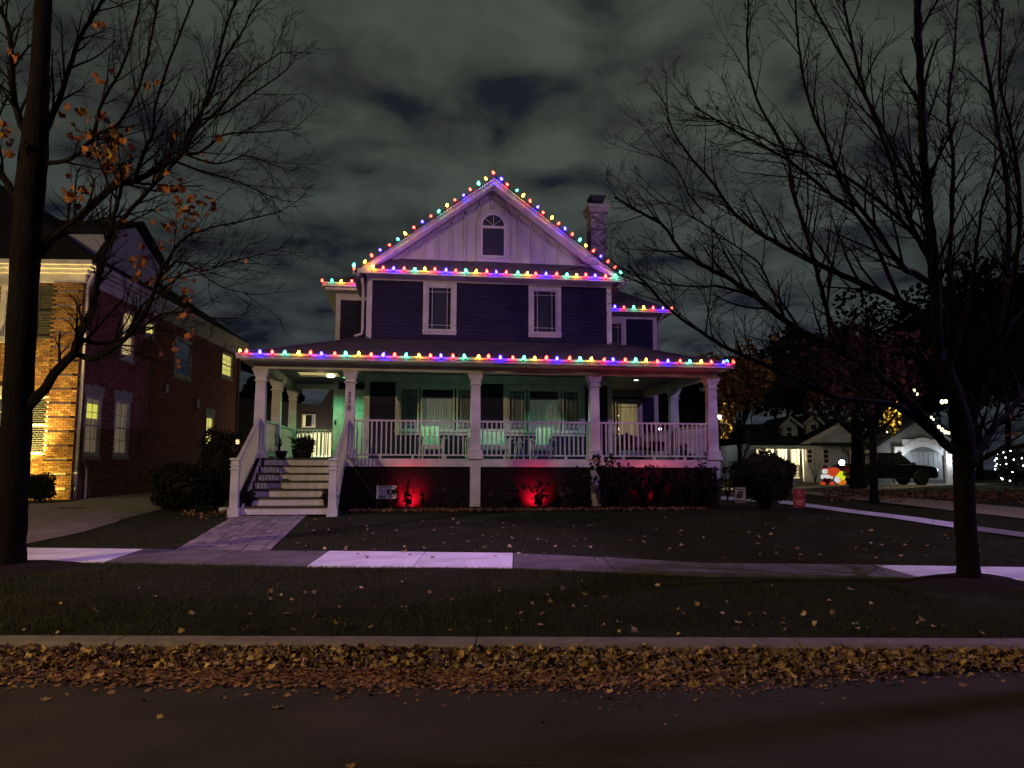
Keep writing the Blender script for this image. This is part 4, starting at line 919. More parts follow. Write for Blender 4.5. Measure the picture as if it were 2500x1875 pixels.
light_string('short string of coloured bulbs on the upper right wing eave', [(lerp_pts((6.75, 25.965, 7.235), (9.22, 25.965, 7.235), 8), list('RBRGYRBR'), (.1, 0))])

# ================================================================== on the porch
def porch_chair(name, label, cat, width, loc, rz, nb=5, hback=.62, group=None):
    """low slatted chair facing -Y in its own coordinates"""
    t = thing(name, label, cat, loc, rz, group); w = width / 2
    for i in range(nb):
        u0 = -w + .07 + i * (width - .14) / nb; u1 = u0 + (width - .14) / nb - .006
        MB().prism([(u0, .20, .30), (u1, .20, .30), (u1, .46, .30 + hback), (u0, .46, .30 + hback)], (0, .022, .008)).build('back_slat', M['chair'], t)
    for i in range(6):
        y = -.32 + i * .095; z = .40 - i * .022; MB().box(-w + .06, w - .06, y, y + .085, z - .022, z).build('seat_slat', M['chair'], t)
    MB().box(-w + .05, w - .05, -.345, -.322, .28, .395).build('apron', M['chair'], t)
    for s in (-1, 1):
        a, b = sorted((s * (w - .055), s * (w - .02))); MB().prism([(a, -.34, 0), (a, -.24, 0), (a, -.24, .56), (a, -.34, .56)], (b - a, 0, 0)).build('front_leg', M['chair'], t)
        MB().prism([(a, .52, .02), (a, .60, .02), (a, .28, .36), (a, -.30, .40), (a, -.30, .30), (a, .20, .26)], (b - a, 0, 0)).build('rear_leg', M['chair'], t)
        c = s * (w + .015); MB().prism([(c - .075, -.42, .565), (c + .075, -.42, .565), (c + .06, .42, .53), (c - .03, .42, .53)], (0, 0, .025)).build('armrest', M['chair'], t)
        MB().prism([(c - .015, .30, .02), (c + .015, .30, .02), (c + .015, .36, .53), (c - .015, .36, .53)], (0, .06, 0)).build('arm_post', M['chair'], t)
    for z, y in ((.50, .31), (.84, .45)): MB().box(-w + .07, w - .07, y + .0, y + .03, z - .03, z + .03).build('back_rail', M['chair'], t)
    return t
porch_chair('porch_chair', 'low slatted white armchair below the window nearest the front door', 'chair', .62, (.62, 21.35, DECK), rad(4))
porch_chair('porch_chair', 'low slatted white armchair turned aside, below the right-hand wide window', 'chair', .62, (3.70, 21.35, DECK), rad(-20))
porch_chair('porch_bench', 'slatted white two-seat bench behind the middle porch column', 'bench', 1.16, (2.18, 21.35, DECK), 0, nb=9, hback=.50)
t = thing('side_table', 'small white side table between the bench and the turned armchair', 'table', (3.02, 21.15, DECK))
MB().lathe([(.17, .46), (.18, .475), (.18, .485), (.02, .49)], (0, 0, 0), 16).build('table_top', M['chair'], t)
for a in (90, 210, 330): MB().tube([(.05 * math.cos(rad(a)), .05 * math.sin(rad(a)), .46), (.15 * math.cos(rad(a)), .15 * math.sin(rad(a)), 0)], .014, 6).build('leg', M['chair'], t)
c = thing('cup', 'little white cup standing on the side table on the porch', 'cup', (3.02, 21.12, DECK + .49)); MB().lathe([(.030, 0), (.042, .02), (.045, .10), (.038, .10), (.034, .02)], (0, 0, 0), 12).build('cup_body', M['chair'], c, smooth=True); MB().tube([(.043, 0, .08), (.075, 0, .07), (.072, 0, .035), (.041, 0, .03)], .006, 5).build('handle', M['chair'], c)
# wicker loveseat
t = thing('wicker_loveseat', 'curved grey wicker loveseat by the lit french doors', 'loveseat', (7.35, 24.9, DECK), rad(20))
mb = MB(); n = 22
for i in range(n + 1):
    a = rad(200 - 220 * i / n); x, y = .72 * math.cos(a), .30 + .36 * math.sin(a) * (1 if math.sin(a) > 0 else 1); z = .88 - .26 * (abs(i - n / 2) / (n / 2)) ** 2
    for q, k in ((0, .14), (.05, .14), (.05, 1), (0, 1)): mb.v.append((x * (1 + q), y * (1 + q), z if k == 1 else .14))
mb.f = [(i * 4 + j, i * 4 + (j + 1) % 4, i * 4 + 4 + (j + 1) % 4, i * 4 + 4 + j) for i in range(n) for j in range(4)]; mb.build('backrest', M['wicker'], t)
mb = MB(); mb.tube([( .74 * math.cos(rad(200 - 220 * i / n)), .30 + .375 * math.sin(rad(200 - 220 * i / n)), .89 - .26 * (abs(i - n / 2) / (n / 2)) ** 2) for i in range(n + 1)], .035, 8); mb.build('rolled_edge', M['wicker'], t)
MB().box(-.66, .66, -.26, .42, .14, .36).build('seat_base', M['wicker'], t, bevel=.03)
for s in (-1, 1): MB().box(min(s * .02, s * .62), max(s * .02, s * .62), -.26, .30, .362, .47).build('seat_cushion', M['cushion'], t, bevel=.03)
for x in (-.6, .6):
    for y in (-.2, .36): MB().tube([(x, y, 0), (x, y, .14)], .03, 6).build('leg', M['wicker'], t)
for x, l in ((-.30, 'dark throw cushion at the back of the wicker loveseat'),):
    c = thing('throw_cushion', l, 'cushion', (7.22, 25.05, DECK + .50), rad(20)); mb = MB(); mb.ball((0, 0, .22), .24, 12, 8, 1, .42, .95); mb.build('cushion_cover', M['cushion'], c, smooth=True); MB().tube([(.24 * math.cos(a), 0, .22 + .225 * math.sin(a)) for a in [k * .4189 for k in range(16)]], .008, 5).build('piping', M['cushion'], c)
t = thing('storage_basket', 'dark square basket on the porch in front of the wicker loveseat', 'basket', (7.55, 22.9, DECK)); mb = MB(); mb.add([(a * w, b * w * .8, z) for w, z in ((.16, .30), (.19, .56)) for a, b in ((-1, -1), (1, -1), (1, 1), (-1, 1))], [(3, 2, 1, 0), (0, 1, 5, 4), (1, 2, 6, 5), (2, 3, 7, 6), (3, 0, 4, 7)]); mb.build('basket_body', M['cushion'], t); MB().box(-.2, .2, -.16, .16, .561, .585).build('lid', M['cushion'], t, bevel=.01)
for x in (-.13, .13): MB().tube([(x, 0, 0), (x, 0, .30)], .02, 6).build('leg', M['wicker'], t)
# cat ornaments and pot on the right of the porch
def cat(label, loc, h, rz):
    t = thing('cat_ornament', label, 'ornament', loc, rz, 'black cat figures by the side railing')
    mb = MB(); mb.lathe([(.075, 0), (.085, .04), (.082, .14 * h / .4), (.055, .55 * h), (.040, .66 * h), (.030, .68 * h)], (0, 0, 0), 12, 1, 1.15); mb.build('body', M['black'], t, smooth=True)
    mb = MB(); mb.ball((0, -.015, .78 * h), .058, 12, 8, 1, .95, .95); mb.build('head', M['black'], t, smooth=True)
    for s in (-1, 1): MB().prism([(s * .012, -.02, .78 * h + .045), (s * .055, -.02, .78 * h + .03), (s * .045, -.015, .78 * h + .125)], (0, .02, 0)).build('ear', M['black'], t)
    MB().tube([(.05, .08, .02), (.12, .05, .03), (.13, -.04, .05)], [.018, .016, .008], 6).build('tail', M['black'], t); return t
for px, h, l in ((1664, .44, 'shorter black cat figure standing behind the right porch railing'), (1676, .50, 'taller black cat figure beside the small black pot on the porch')):
    p = on_y(px, 1100, 20.95); cat(l, (p.x, 20.95, DECK), h, rad(10))
p = on_y(1686, 1100, 20.95); t = thing('plant_pot', 'small black pot on the right end of the porch floor', 'pot', (p.x + .02, 20.95, DECK)); MB().lathe([(.065, 0), (.085, .17), (.092, .17), (.092, .19), (.075, .19), (.07, .15)], (0, 0, 0), 14).build('pot', M['terracotta'], t, smooth=True); MB().lathe([(.01, .15), (.072, .152)], (0, 0, 0), 10).build('soil', M['soil'], t)
# plants
def leaf_cloud(name, m, parent, c, rx, ry, rz_, n, size, shell=.55, flat=0, temps=None, kind=None, tilt=1.2):
    u = R.normal(0, 1, (n, 3)); u /= np.linalg.norm(u, axis=1)[:, None]; rr = R.uniform(shell, 1.0, n) ** .6
    ph = R.uniform(0, 6.28, 3); lump = 1 + .10 * np.sin(5 * u[:, 0] + ph[0]) + .10 * np.sin(6 * u[:, 2] + ph[1]) + .08 * np.sin(7 * u[:, 1] + ph[2])
    p = u * (rr * lump)[:, None] * np.array([rx, ry, rz_]) + np.array(c)
    if flat: p = p[p[:, 2] > flat]
    return scatter(name, m, p, size, tilt, temps or [SMALL], parent=parent, kind=kind)
p = on_y(743, 1100, 21.0); t = thing('potted_shrub', 'big round potted plant at the top of the steps', 'potted plant', (p.x, 21.0, DECK))
MB().lathe([(.16, 0), (.20, .16), (.215, .16), (.215, .20), (.18, .20)], (0, 0, 0), 16).build('pot', M['terracotta'], t, smooth=True)
MB().ball((0, 0, .34), .22, 12, 8, 1, 1, .8, .2).build('core', M['leafgreen'], t); leaf_cloud('foliage', M['leafgreen'], t, (0, 0, .36), .32, .30, .24, 900, .05)
p = on_y(687, 1100, 20.9); t = thing('potted_cactus', 'small pot with a few tall twisted stems on the porch by the steps', 'potted plant', (p.x, 20.9, DECK))
MB().lathe([(.10, 0), (.15, .14), (.16, .14), (.16, .20), (.13, .20)], (0, 0, 0), 14).build('pot', M['terracotta'], t, smooth=True); MB().lathe([(.01, .17), (.13, .172)], (0, 0, 0), 10).build('soil', M['soil'], t)
for i in range(6):
    a = random.uniform(0, 6.28); h = random.uniform(.22, .55); q = [(.05 * math.cos(a), .05 * math.sin(a), .16)]
    for k in range(1, 5): q.append((q[0][0] + random.uniform(-.05, .05) + .05 * k * math.cos(a) * .6, q[0][1] + random.uniform(-.03, .03), .16 + h * k / 4))
    MB().tube(q, [.018, .016, .014, .012, .006], 6).build('stem', M['leafgreen'], t)
p = on_y(726, 1100, 21.6); t = thing('potted_palm', 'thin spiky potted palm behind the round plant', 'potted plant', (p.x, 21.6, DECK))
MB().lathe([(.11, 0), (.15, .24), (.16, .24), (.16, .27), (.13, .27)], (0, 0, 0), 14).build('pot', M['terracotta'], t, smooth=True)
MB().tube([(0, 0, .2), (.01, 0, .42)], .02, 6).build('stem', M['bark'], t)
for i in range(16):
    a = i * 2.4; l = random.uniform(.3, .5); el = random.uniform(.4, 1.1); mb = MB(); q = []
    for k in range(5): s = k / 4; q.append((l * s * math.cos(a) * math.cos(el), l * s * math.sin(a) * math.cos(el), .42 + l * s * math.sin(el) - .22 * s * s * l))
    mb.tube(q, [.008, .012, .010, .007, .002], 4); mb.build('frond', M['leafgreen'], t)
for px, l, y in ((600, 'dark potted mum on the bottom step beside the left newel post', 18.42), (808, 'dark potted mum on the bottom step beside the right newel post', 18.42)):
    p = on_y(px, 1225, y); t = thing('potted_mum', l, 'potted plant', (p.x + (.02 if px < 700 else -.06), y + .05, GZ + RH))
    MB().lathe([(.10, 0), (.13, .15), (.14, .15), (.14, .18), (.11, .18)], (0, 0, 0), 14).build('pot', M['terracotta'], t, smooth=True)
    MB().ball((0, 0, .22), .12, 10, 7, 1, 1, .75, .2).build('core', M['mum'], t); leaf_cloud('flowers', M['mum'], t, (0, 0, .23), .19, .18, .13, 700, .035)

# ================================================================== flower bed: red floodlights, dead hydrangeas, shrubs
def flood(x, y, watts, label, aim):
    z = gz(x, y) + .08; t = thing('flood_lamp', label, 'flood lamp', (x, y, z), 0, 'red flood lamps in the flower bed')
    MB().tube([(0, 0, -.05), (0, 0, .10)], .012, 6).build('stake', M['black'], t)
    MB().prism([(-.07, -.03, .09), (.07, -.03, .09), (.07, .02, .21), (-.07, .02, .21)], (0, .045, -.02)).build('lamp_head', M['black'], t, bevel=.006)
    MB().prism([(-.06, .022, .10), (.06, .022, .10), (.06, .066, .19), (-.06, .066, .19)], (0, .004, -.002)).build('lens', emit_mat('red_lens', (1, .01, .02), 14), t)
    point_light('flood_light', (x, y + .14, z + .17), watts, (1, .006, .03), .04, 140, aim, .6)
flood(.03, 19.86, 160, 'red flood lamp in the bed between the yard sign and the middle column', (0, 1, .35))
flood(3.32, 19.86, 160, 'red flood lamp behind the dried flower clump right of the middle column', (0, 1, .35))
flood(6.45, 19.70, 56, 'red flood lamp hidden among the tall shrubs under the right end of the porch', (0, .5, .95))
def dry_plant(x, y, h, n, spread, label, heads=6, leaves=60, group=None, m=None):
    t = thing('dry_hydrangea', label, 'plant', (x, y, gz(x, y) + .04), 0, group); tips = []
    for i in range(n):
        a = random.uniform(0, 6.28); s = random.uniform(.2, 1) * spread; hh = h * random.uniform(.6, 1); q = []
        for k in range(5): f = k / 4; q.append((math.cos(a) * s * f ** 1.3 + random.uniform(-.015, .015), math.sin(a) * s * .6 * f ** 1.3, hh * f))
        MB().tube(q, [.007, .006, .005, .005, .003], 4).build('stem', M['twig'], t); tips.append(q)
    pp = []
    for i in range(leaves): q = random.choice(tips); k = random.randrange(1, 5); pp.append((q[k][0] + random.gauss(0, .035), q[k][1] + random.gauss(0, .03), q[k][2] + random.gauss(0, .05)))
    scatter('leaves', m or M['mum'], pp, .085, 1.1, LEAF, parent=t)
    for q in tips[:heads]:
        leaf_cloud('flower_head', M['deadflower'], t, q[-1], .075, .075, .06, 60, .032, .3)
    return t
dry_plant(-.02, 19.66, .80, 8, .26, 'tall withered stalks in front of the first red glow', 0, 75)
dry_plant(-.32, 19.62, .72, 3, .10, 'thin withered stalk at the left edge of the first red glow', 0, 30)
dry_plant(.36, 19.62, .52, 3, .10, 'short withered stalk at the right edge of the first red glow', 1, 22)
dry_plant(2.80, 19.60, .70, 9, .34, 'clump of dried flower heads left of the second red glow', 9, 50)
dry_plant(3.34, 19.64, .72, 12, .30, 'dense dry clump in front of the second red glow', 3, 130)
dry_plant(3.95, 19.60, .55, 7, .28, 'low dried flowers right of the second red glow', 5, 60)
dry_plant(.95, 19.75, .50, 4, .18, 'sparse dried plant with a single pale head left of the middle pier', 1, 16)
dry_plant(2.20, 19.70, .45, 4, .18, 'sparse dried plant close to the middle pier', 2, 18)
rs = [(4.55, 1.0, 'withered shrub with drooping leaves left of the fourth pier'), (4.98, 1.32, 'tallest withered shrub, reaching up in front of the fourth pier'), (5.50, 1.12, 'withered shrub directly right of the fourth pier'), (6.02, 1.0, 'withered shrub left of the third red glow'),
      (6.45, 1.05, 'dense withered shrub in front of the third red glow'), (6.95, .98, 'withered shrub right of the third red glow'), (7.42, 1.15, 'withered shrub with nodding tips near the right end of the bed'), (7.95, 1.08, 'withered shrub at the right corner of the porch')]
for x, h, l in rs: dry_plant(x, 19.54 + random.uniform(-.12, .12), h, 15, .38, l, 2, 620, 'withered shrubs along the right of the flower bed')
def shrub(name, label, loc, rx, ry, rz_, n, size, m=None, group=None, stems=5, lift=.9):
    m = m or M['leafgreen']; t = thing(name, label, 'shrub', (loc[0], loc[1], gz(loc[0], loc[1])), 0, group)
    for i in range(stems):
        a = 6.28 * i / stems + .4; MB().tube([(.06 * math.cos(a), .06 * math.sin(a), -.05), (.3 * rx * math.cos(a), .3 * ry * math.sin(a), rz_ * lift * .6), (.6 * rx * math.cos(a), .6 * ry * math.sin(a), rz_ * lift)], [.03, .025, .012], 5).build('stem', M['bark'], t)
    mb = MB(); mb.ball((0, 0, rz_ * lift + .05), 1, 18, 12, rx * .80, ry * .80, rz_ * .80, .16); mb.build('core', M['leafgreen'], t)
    leaf_cloud('foliage', m, t, (0, 0, rz_ * lift + .05), rx, ry, rz_, n, size, .7); return t
p = on_ground(1868, 1246); shrub('round_shrub', 'large clipped round shrub past the right corner of the porch', (p.x, p.y), .86, .80, .66, 5200, .07, lift=1.25)
p = on_ground(1795, 1225); t = dry_plant(p.x - .1, p.y + .35, 1.0, 22, .5, 'bare twiggy bush between the porch corner and the round shrub', 0, 40)
shrub('dark_shrub', 'wide dark bush between the driveway and the steps', (-5.55, 20.4), .82, .85, .60, 4200, .08, lift=1.0)
shrub('dark_shrub', 'taller dark bush against the left side of the porch', (-4.75, 20.6), .62, .62, .98, 3600, .07, lift=1.02)
t = thing('path_lantern', 'small glowing lantern in the dark bush left of the porch', 'lantern', tuple(on_y(580, 1078, 19.9)))  # lantern added in place of a far window's glow through the leaves
MB().lathe([(.05, -.09), (.055, -.08), (.055, -.065), (.02, -.06)], (0, 0, 0), 8).build('base', M['black'], t); MB().lathe([(.038, -.06), (.045, 0), (.038, .05)], (0, 0, 0), 8).build('lens', emit_mat('lantern_glow', (1, .72, .35), 1.6), t); MB().lathe([(.06, .05), (.03, .085), (.006, .10)], (0, 0, 0), 8).build('cap', M['black'], t); MB().tube([(0, 0, -.09), (0, 0, -.62)], .012, 5).build('post', M['black'], t)
t = dry_plant(-4.25, 19.9, 2.05, 5, .16, 'tall flower spikes in front of the left porch column', 4, 20)
# downspout foot and dark pots by the steps
t = thing('splash_drain', 'white drain elbow on the ground left of the steps', 'drain', tuple(on_ground(552, 1250) + Vector((0, 0, .03)))); MB().tube([(-.16, -.06, .03), (0, 0, .04), (.10, .12, .06)], .05, 8).build('pipe', M['trim'], t, smooth=True); MB().lathe([(.058, -.01), (.058, .012)], (.1, .12, .06), 10).build('collar', M['trim'], t)

# ================================================================== yard signs
def sign_frame(t, w, h, leg): 
    for s in (-1, 1): MB().tube([(s * w * .3, 0, -.05), (s * w * .3, 0, leg + .05)], .005, 5).build('wire_leg', M['metal_dark'], t)
p = on_ground(946, 1243); sc = .49 / .49
pz = on_y(945, 1201.5, p.y); t = thing('yard_sign', 'white JEFFERSON class sign standing in the bed right of the steps', 'sign', (pz.x, 19.6, gz(pz.x, 19.6)), rad(1.5))
c0 = on_y(945, 1201.5, 19.6); zc_ = c0.z - gz(pz.x, 19.6); sign_frame(t, .49, .32, zc_ - .16)
MB().box(-.245, .245, -.004, .004, zc_ - .162, zc_ + .162).build('board', M['signwhite'], t)
def on_sign(tx, size, x, z, m, name='lettering', dy=-.0055): return text_obj(tx, size, m, t, Matrix.Translation((x, dy, z)) @ FACE, name, .001)
j = on_sign('JEFFERSON', .088, 0, zc_ + .118, M['inkred']); j.scale = (.93, 1, 1)
for tx, z in (('Welcome', .058), ('Future', .012), ('Class of', -.036)): on_sign(tx, .052, -.105, zc_ + z, M['ink'])
MB().box(-.20, -.02, -.0062, -.0042, zc_ - .145, zc_ - .078).build('year_box', M['ink'], t); on_sign('2030', .070, -.11, zc_ - .110, M['signwhite'], dy=-.0085)
def disc(cx, cz, rx, rz_, m, y, name, n=20): return MB().prism([(cx + rx * math.cos(6.2832 * i / n), y, cz + rz_ * math.sin(6.2832 * i / n)) for i in range(n)], (0, .001, 0)).build(name, m, t)
ex_, ez_ = .115, zc_ - .035                              # a plain animal-head emblem
disc(ex_, ez_, .098, .105, M['ink'], -.0055, 'emblem'); disc(ex_ - .07, ez_ + .06, .04, .045, M['ink'], -.0056, 'emblem'); disc(ex_ + .075, ez_ + .05, .04, .045, M['ink'], -.0056, 'emblem')
disc(ex_ - .01, ez_ - .035, .070, .058, M['signwhite'], -.007, 'emblem'); disc(ex_ - .01, ez_ + .045, .030, .035, M['signwhite'], -.007, 'emblem'); disc(ex_ - .012, ez_ - .005, .036, .026, M['inkred'], -.0082, 'emblem'); disc(ex_ - .012, ez_ - .060, .040, .022, M['ink'], -.0082, 'emblem'); disc(ex_ - .012, ez_ - .056, .024, .010, M['signwhite'], -.0093, 'emblem')
# cream flag with a warrior's helmet
q = on_ground(1808, 1232); Yf = 18.42; ctr = on_y(1808, 1211, Yf); g0 = gz(ctr.x, Yf)
t = thing('garden_flag', 'cream garden flag with a dark crested helmet beside the round shrub', 'flag', (ctr.x, Yf, g0), rad(3)); zc_ = ctr.z - g0; fw_, fh = .148 * Yf / 19.0, .165 * Yf / 19.0
MB().tube([(-fw_ - .03, 0, -.1), (-fw_ - .03, 0, zc_ + fh + .06), (-fw_ - .02, 0, zc_ + fh + .075), (fw_ + .01, 0, zc_ + fh + .06)], .007, 6).build('flag_pole', M['metal_dark'], t)
mb = MB(); n = 10
for i in range(n + 1):
    x = -fw_ + 2 * fw_ * i / n; y = .012 * math.sin(i * .9)
    mb.v += [(x, y, zc_ - fh), (x, y + .003, zc_ + fh + .05)]
mb.f = [(2 * i, 2 * i + 2, 2 * i + 3, 2 * i + 1) for i in range(n)]; mb.build('cloth', M['signcream'], t)
def em(poly, name='emblem', m=M['inkgreen'], y=-.022): s_ = fw_ * .92; return MB().prism([(x * s_, y, zc_ + .02 + z * s_) for x, z in poly], (0, .002, 0)).build(name, m, t)
cr = [(.78 * math.cos(rad(a)) - .02, .82 * math.sin(rad(a)) + .0) for a in range(60, 206, 12)]; ci = [(.50 * math.cos(rad(a)) + .02, .52 * math.sin(rad(a)) + .02) for a in range(200, 54, -12)]
em([(.62, .58)] + cr + [(-.62, -.52), (-.46, -.40)] + ci[2:] + [(.62, .44)])
em([(-.22, .30), (.06, .40), (.32, .30), (.50, .06), (.26, .06), (.20, -.06), (.40, -.20), (.36, -.55), (.20, -.36), (.02, -.34), (-.20, -.48), (-.30, -.40), (-.24, -.12), (-.30, .12)])
MB().box(-fw_, fw_, -.022, -.020, zc_ - fh * .78, zc_ - fh * .66).build('stripe', M['inkgreen'], t); MB().box(-fw_, fw_, -.022, -.020, zc_ + fh + .0, zc_ + fh + .018).build('stripe', M['inkgreen'], t)
# red sign
q = on_ground(1950, 1274); ctr = on_y(1951, 1216, q.y); g0 = gz(ctr.x, q.y); t = thing('yard_sign', 'upright red yard sign on the lawn beyond the round shrub', 'sign', (ctr.x, q.y, g0), rad(-4)); zc_ = ctr.z - g0; k = (q - EYE).length / 1880; w_, h_ = 28 / 2 * k, 42 / 2 * k
sign_frame(t, w_ * 2, h_ * 2, zc_ - h_); MB().box(-w_, w_, -.004, .004, zc_ - h_, zc_ + h_).build('board', M['signred'], t)
pk_ = mat('pale_red_print', (.46, .20, .15), .6, .2)
MB().box(-w_ * .92, w_ * .92, -.0062, -.0045, zc_ - h_ * .28, zc_ - h_ * .20).build('print_line', pk_, t)
for z, wd, hh in ((-.45, .52, .075), (-.66, .52, .03), (.05, .22, .02)): MB().box(-w_ * wd, w_ * wd, -.0062, -.0045, zc_ + h_ * (z - hh), zc_ + h_ * (z + hh)).build('print_line', pk_, t)
for poly in ([(-.34, .22), (-.26, .22), (-.02, .62), (-.12, .66)], [(.34, .22), (.26, .22), (.02, .62), (.12, .66)], [(-.16, .70), (.16, .70), (.16, .76), (-.16, .76)], [(-.10, .80), (.10, .80), (.06, .90), (-.06, .90)]):
    MB().prism([(x * w_, -.0062, zc_ + z * h_) for x, z in poly], (0, .0015, 0)).build('print_figure', pk_, t)
# ================================================================== brick house across the driveway
BA = rad(5.4); BX = Vector((math.cos(BA), -math.sin(BA), 0)); BY_ = Vector((math.sin(BA), math.cos(BA), 0))
bc = on_z(172, 1222, .55); BC0 = Vector((bc.x, bc.y, .50))
BH = thing('brick_house', 'red brick two storey house with lit windows across the driveway', 'house', tuple(BC0), -BA)
def sidept(px, py, off=0.0):
    p = on_plane(px, py, BC0 + BX * off, BX); q = p - BC0; return q.dot(BY_), q.z
def frontpt(px, py):
    p = on_plane(px, py, BC0, BY_); q = p - BC0; return q.dot(BX), q.z
SD = sidept(585, 900)[0]; EZ = sidept(204, 690)[1]          # depth of the wall, underside of the cornice
side = lambda u, d, v: (d, u, v)                             # u along the wall, d outwards
bfront = lambda u, d, v: (u, -d, v)
def srect(x0, x1, y0, y1, off=0):
    a, b = sidept(x0, (y0 + y1) / 2)[0], sidept(x1, (y0 + y1) / 2)[0]; xm = (x0 + x1) / 2; return (a, b, sidept(xm, y1)[1], sidept(xm, y0)[1])
LAMPY = lit_curtain('lit_yellow_window', (1, .84, .20), 1.1, 5, .75); LAMPC = lit_curtain('lit_beige_curtain', (1, .66, .28), .75, 9, .35); LAMPD = lit_curtain('dim_curtain', (1, .70, .40), .17, 9, .3); LAMPB = lit_curtain('faint_blue_blind', (.30, .36, .55), .05, 3, .6)
SW = [('tall lit sash window nearest the front, lamp showing', srect(203, 243, 965, 1113), LAMPD, (2, 4), True), ('tall dim sash window', srect(276, 313, 977, 1113), LAMPD, (2, 4), True), ('narrow far window lit yellow', srect(500, 519, 1015, 1092), LAMPY, (2, 3), True),
      ('upper window with warm curtain', srect(295, 326, 757, 876), LAMPC, None, False), ('small upper window lit yellow', srect(352, 377, 781, 822), LAMPY, (2, 2), False), ('dark upper window with pale frame', srect(424, 466, 826, 921), LAMPB, None, False), ('far upper window lit yellow', srect(540, 566, 862, 922), LAMPY, (2, 4), False)]
sholes = [(r[0] + .05, r[1] - .05, r[2] + .05, r[3] - .05) for _, r, *_ in SW]
FW = [(-2.75, -1.50, 1.55, 4.25), (-3.0, -1.35, 4.95, 7.05)]
fholes = [(-2.75, -1.52, frontpt(100, 1108)[1], frontpt(100, 968)[1]), (-2.60, -1.52, frontpt(120, 826)[1], frontpt(120, 702)[1])]
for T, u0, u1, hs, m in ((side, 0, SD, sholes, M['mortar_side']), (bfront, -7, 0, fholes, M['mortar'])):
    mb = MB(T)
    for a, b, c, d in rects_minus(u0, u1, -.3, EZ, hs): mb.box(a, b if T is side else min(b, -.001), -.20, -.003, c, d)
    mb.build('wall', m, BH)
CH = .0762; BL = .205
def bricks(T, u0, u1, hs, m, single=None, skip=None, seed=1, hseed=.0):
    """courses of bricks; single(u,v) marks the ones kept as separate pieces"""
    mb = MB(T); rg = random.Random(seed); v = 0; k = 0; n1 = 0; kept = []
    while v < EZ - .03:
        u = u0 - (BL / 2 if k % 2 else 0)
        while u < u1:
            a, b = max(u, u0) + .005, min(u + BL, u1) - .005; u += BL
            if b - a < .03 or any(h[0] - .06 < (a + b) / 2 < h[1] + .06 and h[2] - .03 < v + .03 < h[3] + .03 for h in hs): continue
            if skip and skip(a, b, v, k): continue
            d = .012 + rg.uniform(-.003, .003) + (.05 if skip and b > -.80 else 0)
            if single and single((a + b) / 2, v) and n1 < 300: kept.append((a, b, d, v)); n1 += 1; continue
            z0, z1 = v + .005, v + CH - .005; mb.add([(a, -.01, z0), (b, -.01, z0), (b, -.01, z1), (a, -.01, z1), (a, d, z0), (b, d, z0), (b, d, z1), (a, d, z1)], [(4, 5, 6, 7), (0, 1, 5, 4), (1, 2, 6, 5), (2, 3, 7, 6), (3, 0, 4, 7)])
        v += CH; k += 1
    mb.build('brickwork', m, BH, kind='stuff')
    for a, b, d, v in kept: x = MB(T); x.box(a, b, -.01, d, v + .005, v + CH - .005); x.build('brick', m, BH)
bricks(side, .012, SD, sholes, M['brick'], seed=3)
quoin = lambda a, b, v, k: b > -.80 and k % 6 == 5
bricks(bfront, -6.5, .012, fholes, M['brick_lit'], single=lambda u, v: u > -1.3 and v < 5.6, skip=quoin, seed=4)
for lab, r, m, grid, key in SW:
    w = window_unit(side, *r, BH, [(r[0] + .07, r[1] - .07, m)], cw=.065, trim=M['trim'], prairie=False, grid=grid, mid=not grid or grid[1] > 2, deep=.034, sill=False); w['label'] = lab
    MB(side).box(r[0] - .08, r[1] + .08, .013, .07, r[2] - .13, r[2] - .003).build('stone_sill', M['stone'], BH)
    if key:
        MB(side).box(r[0] - .12, r[1] + .12, .013, .045, r[3] + .003, r[3] + .33).build('lintel', M['stone'], BH); cm = (r[0] + r[1]) / 2; MB(side).box(cm - .09, cm + .09, .046, .065, r[3] + .003, r[3] + .39).build('keystone', M['stone'], BH)
r = SW[0][1]; MB(side).box(r[0] + .16, r[1] - .16, -.032, -.028, r[2] + (r[3] - r[2]) * .62, r[2] + (r[3] - r[2]) * .86).build('lamp_glow', emit_mat('lamp_glow', (1, .88, .12), 1.0), BH)
# front windows with shutters
for (a, b, c, d), m in zip(fholes, (LAMPD, LAMPC)):
    w = window_unit(bfront, a - .02, b + .02, c - .05, d + .05, BH, [(a + .06, b - .06, m)], cw=.08, prairie=False, grid=(2, 4), deep=.14)
    s0, s1 = b + .10, b + .67
    mb = MB(bfront); mb.box(s0, s0 + .06, -.01, .05, c - .02, d + .02); mb.box(s1 - .06, s1, -.01, .05, c - .02, d + .02)
    for v in (c - .02, (c + d) / 2 - .04, d - .06): mb.box(s0 + .06, s1 - .06, -.01, .05, v, v + .08)
    sh = mb.build('shutter', M['trim'] if c < 3 else M['shutter'], BH)
    if c < 3: sh['label'] = 'pale framed lower shutter'
    for v0, v1 in ((c + .06, (c + d) / 2 - .04), ((c + d) / 2 + .04, d - .06)):
        k = 14
        for i in range(k): z0 = v0 + (v1 - v0) * i / k; MB(bfront).add([(s0 + .06, .005, z0), (s1 - .06, .005, z0), (s1 - .06, .04, z0 + .02), (s0 + .06, .04, z0 + .02), (s0 + .06, .005, z0 + (v1 - v0) / k), (s1 - .06, .005, z0 + (v1 - v0) / k)], [(0, 1, 2, 3), (3, 2, 5, 4)]).build('louver', M['shutter'], sh)
    MB(bfront).box(a - .1, b + .1, .013, .07, c - .16, c - .055).build('stone_sill', M['stone'], BH)
    MB(bfront).box(a - .1, b + .1, .013, .06, d + .055, d + .32).build('lintel', M['stone'], BH)
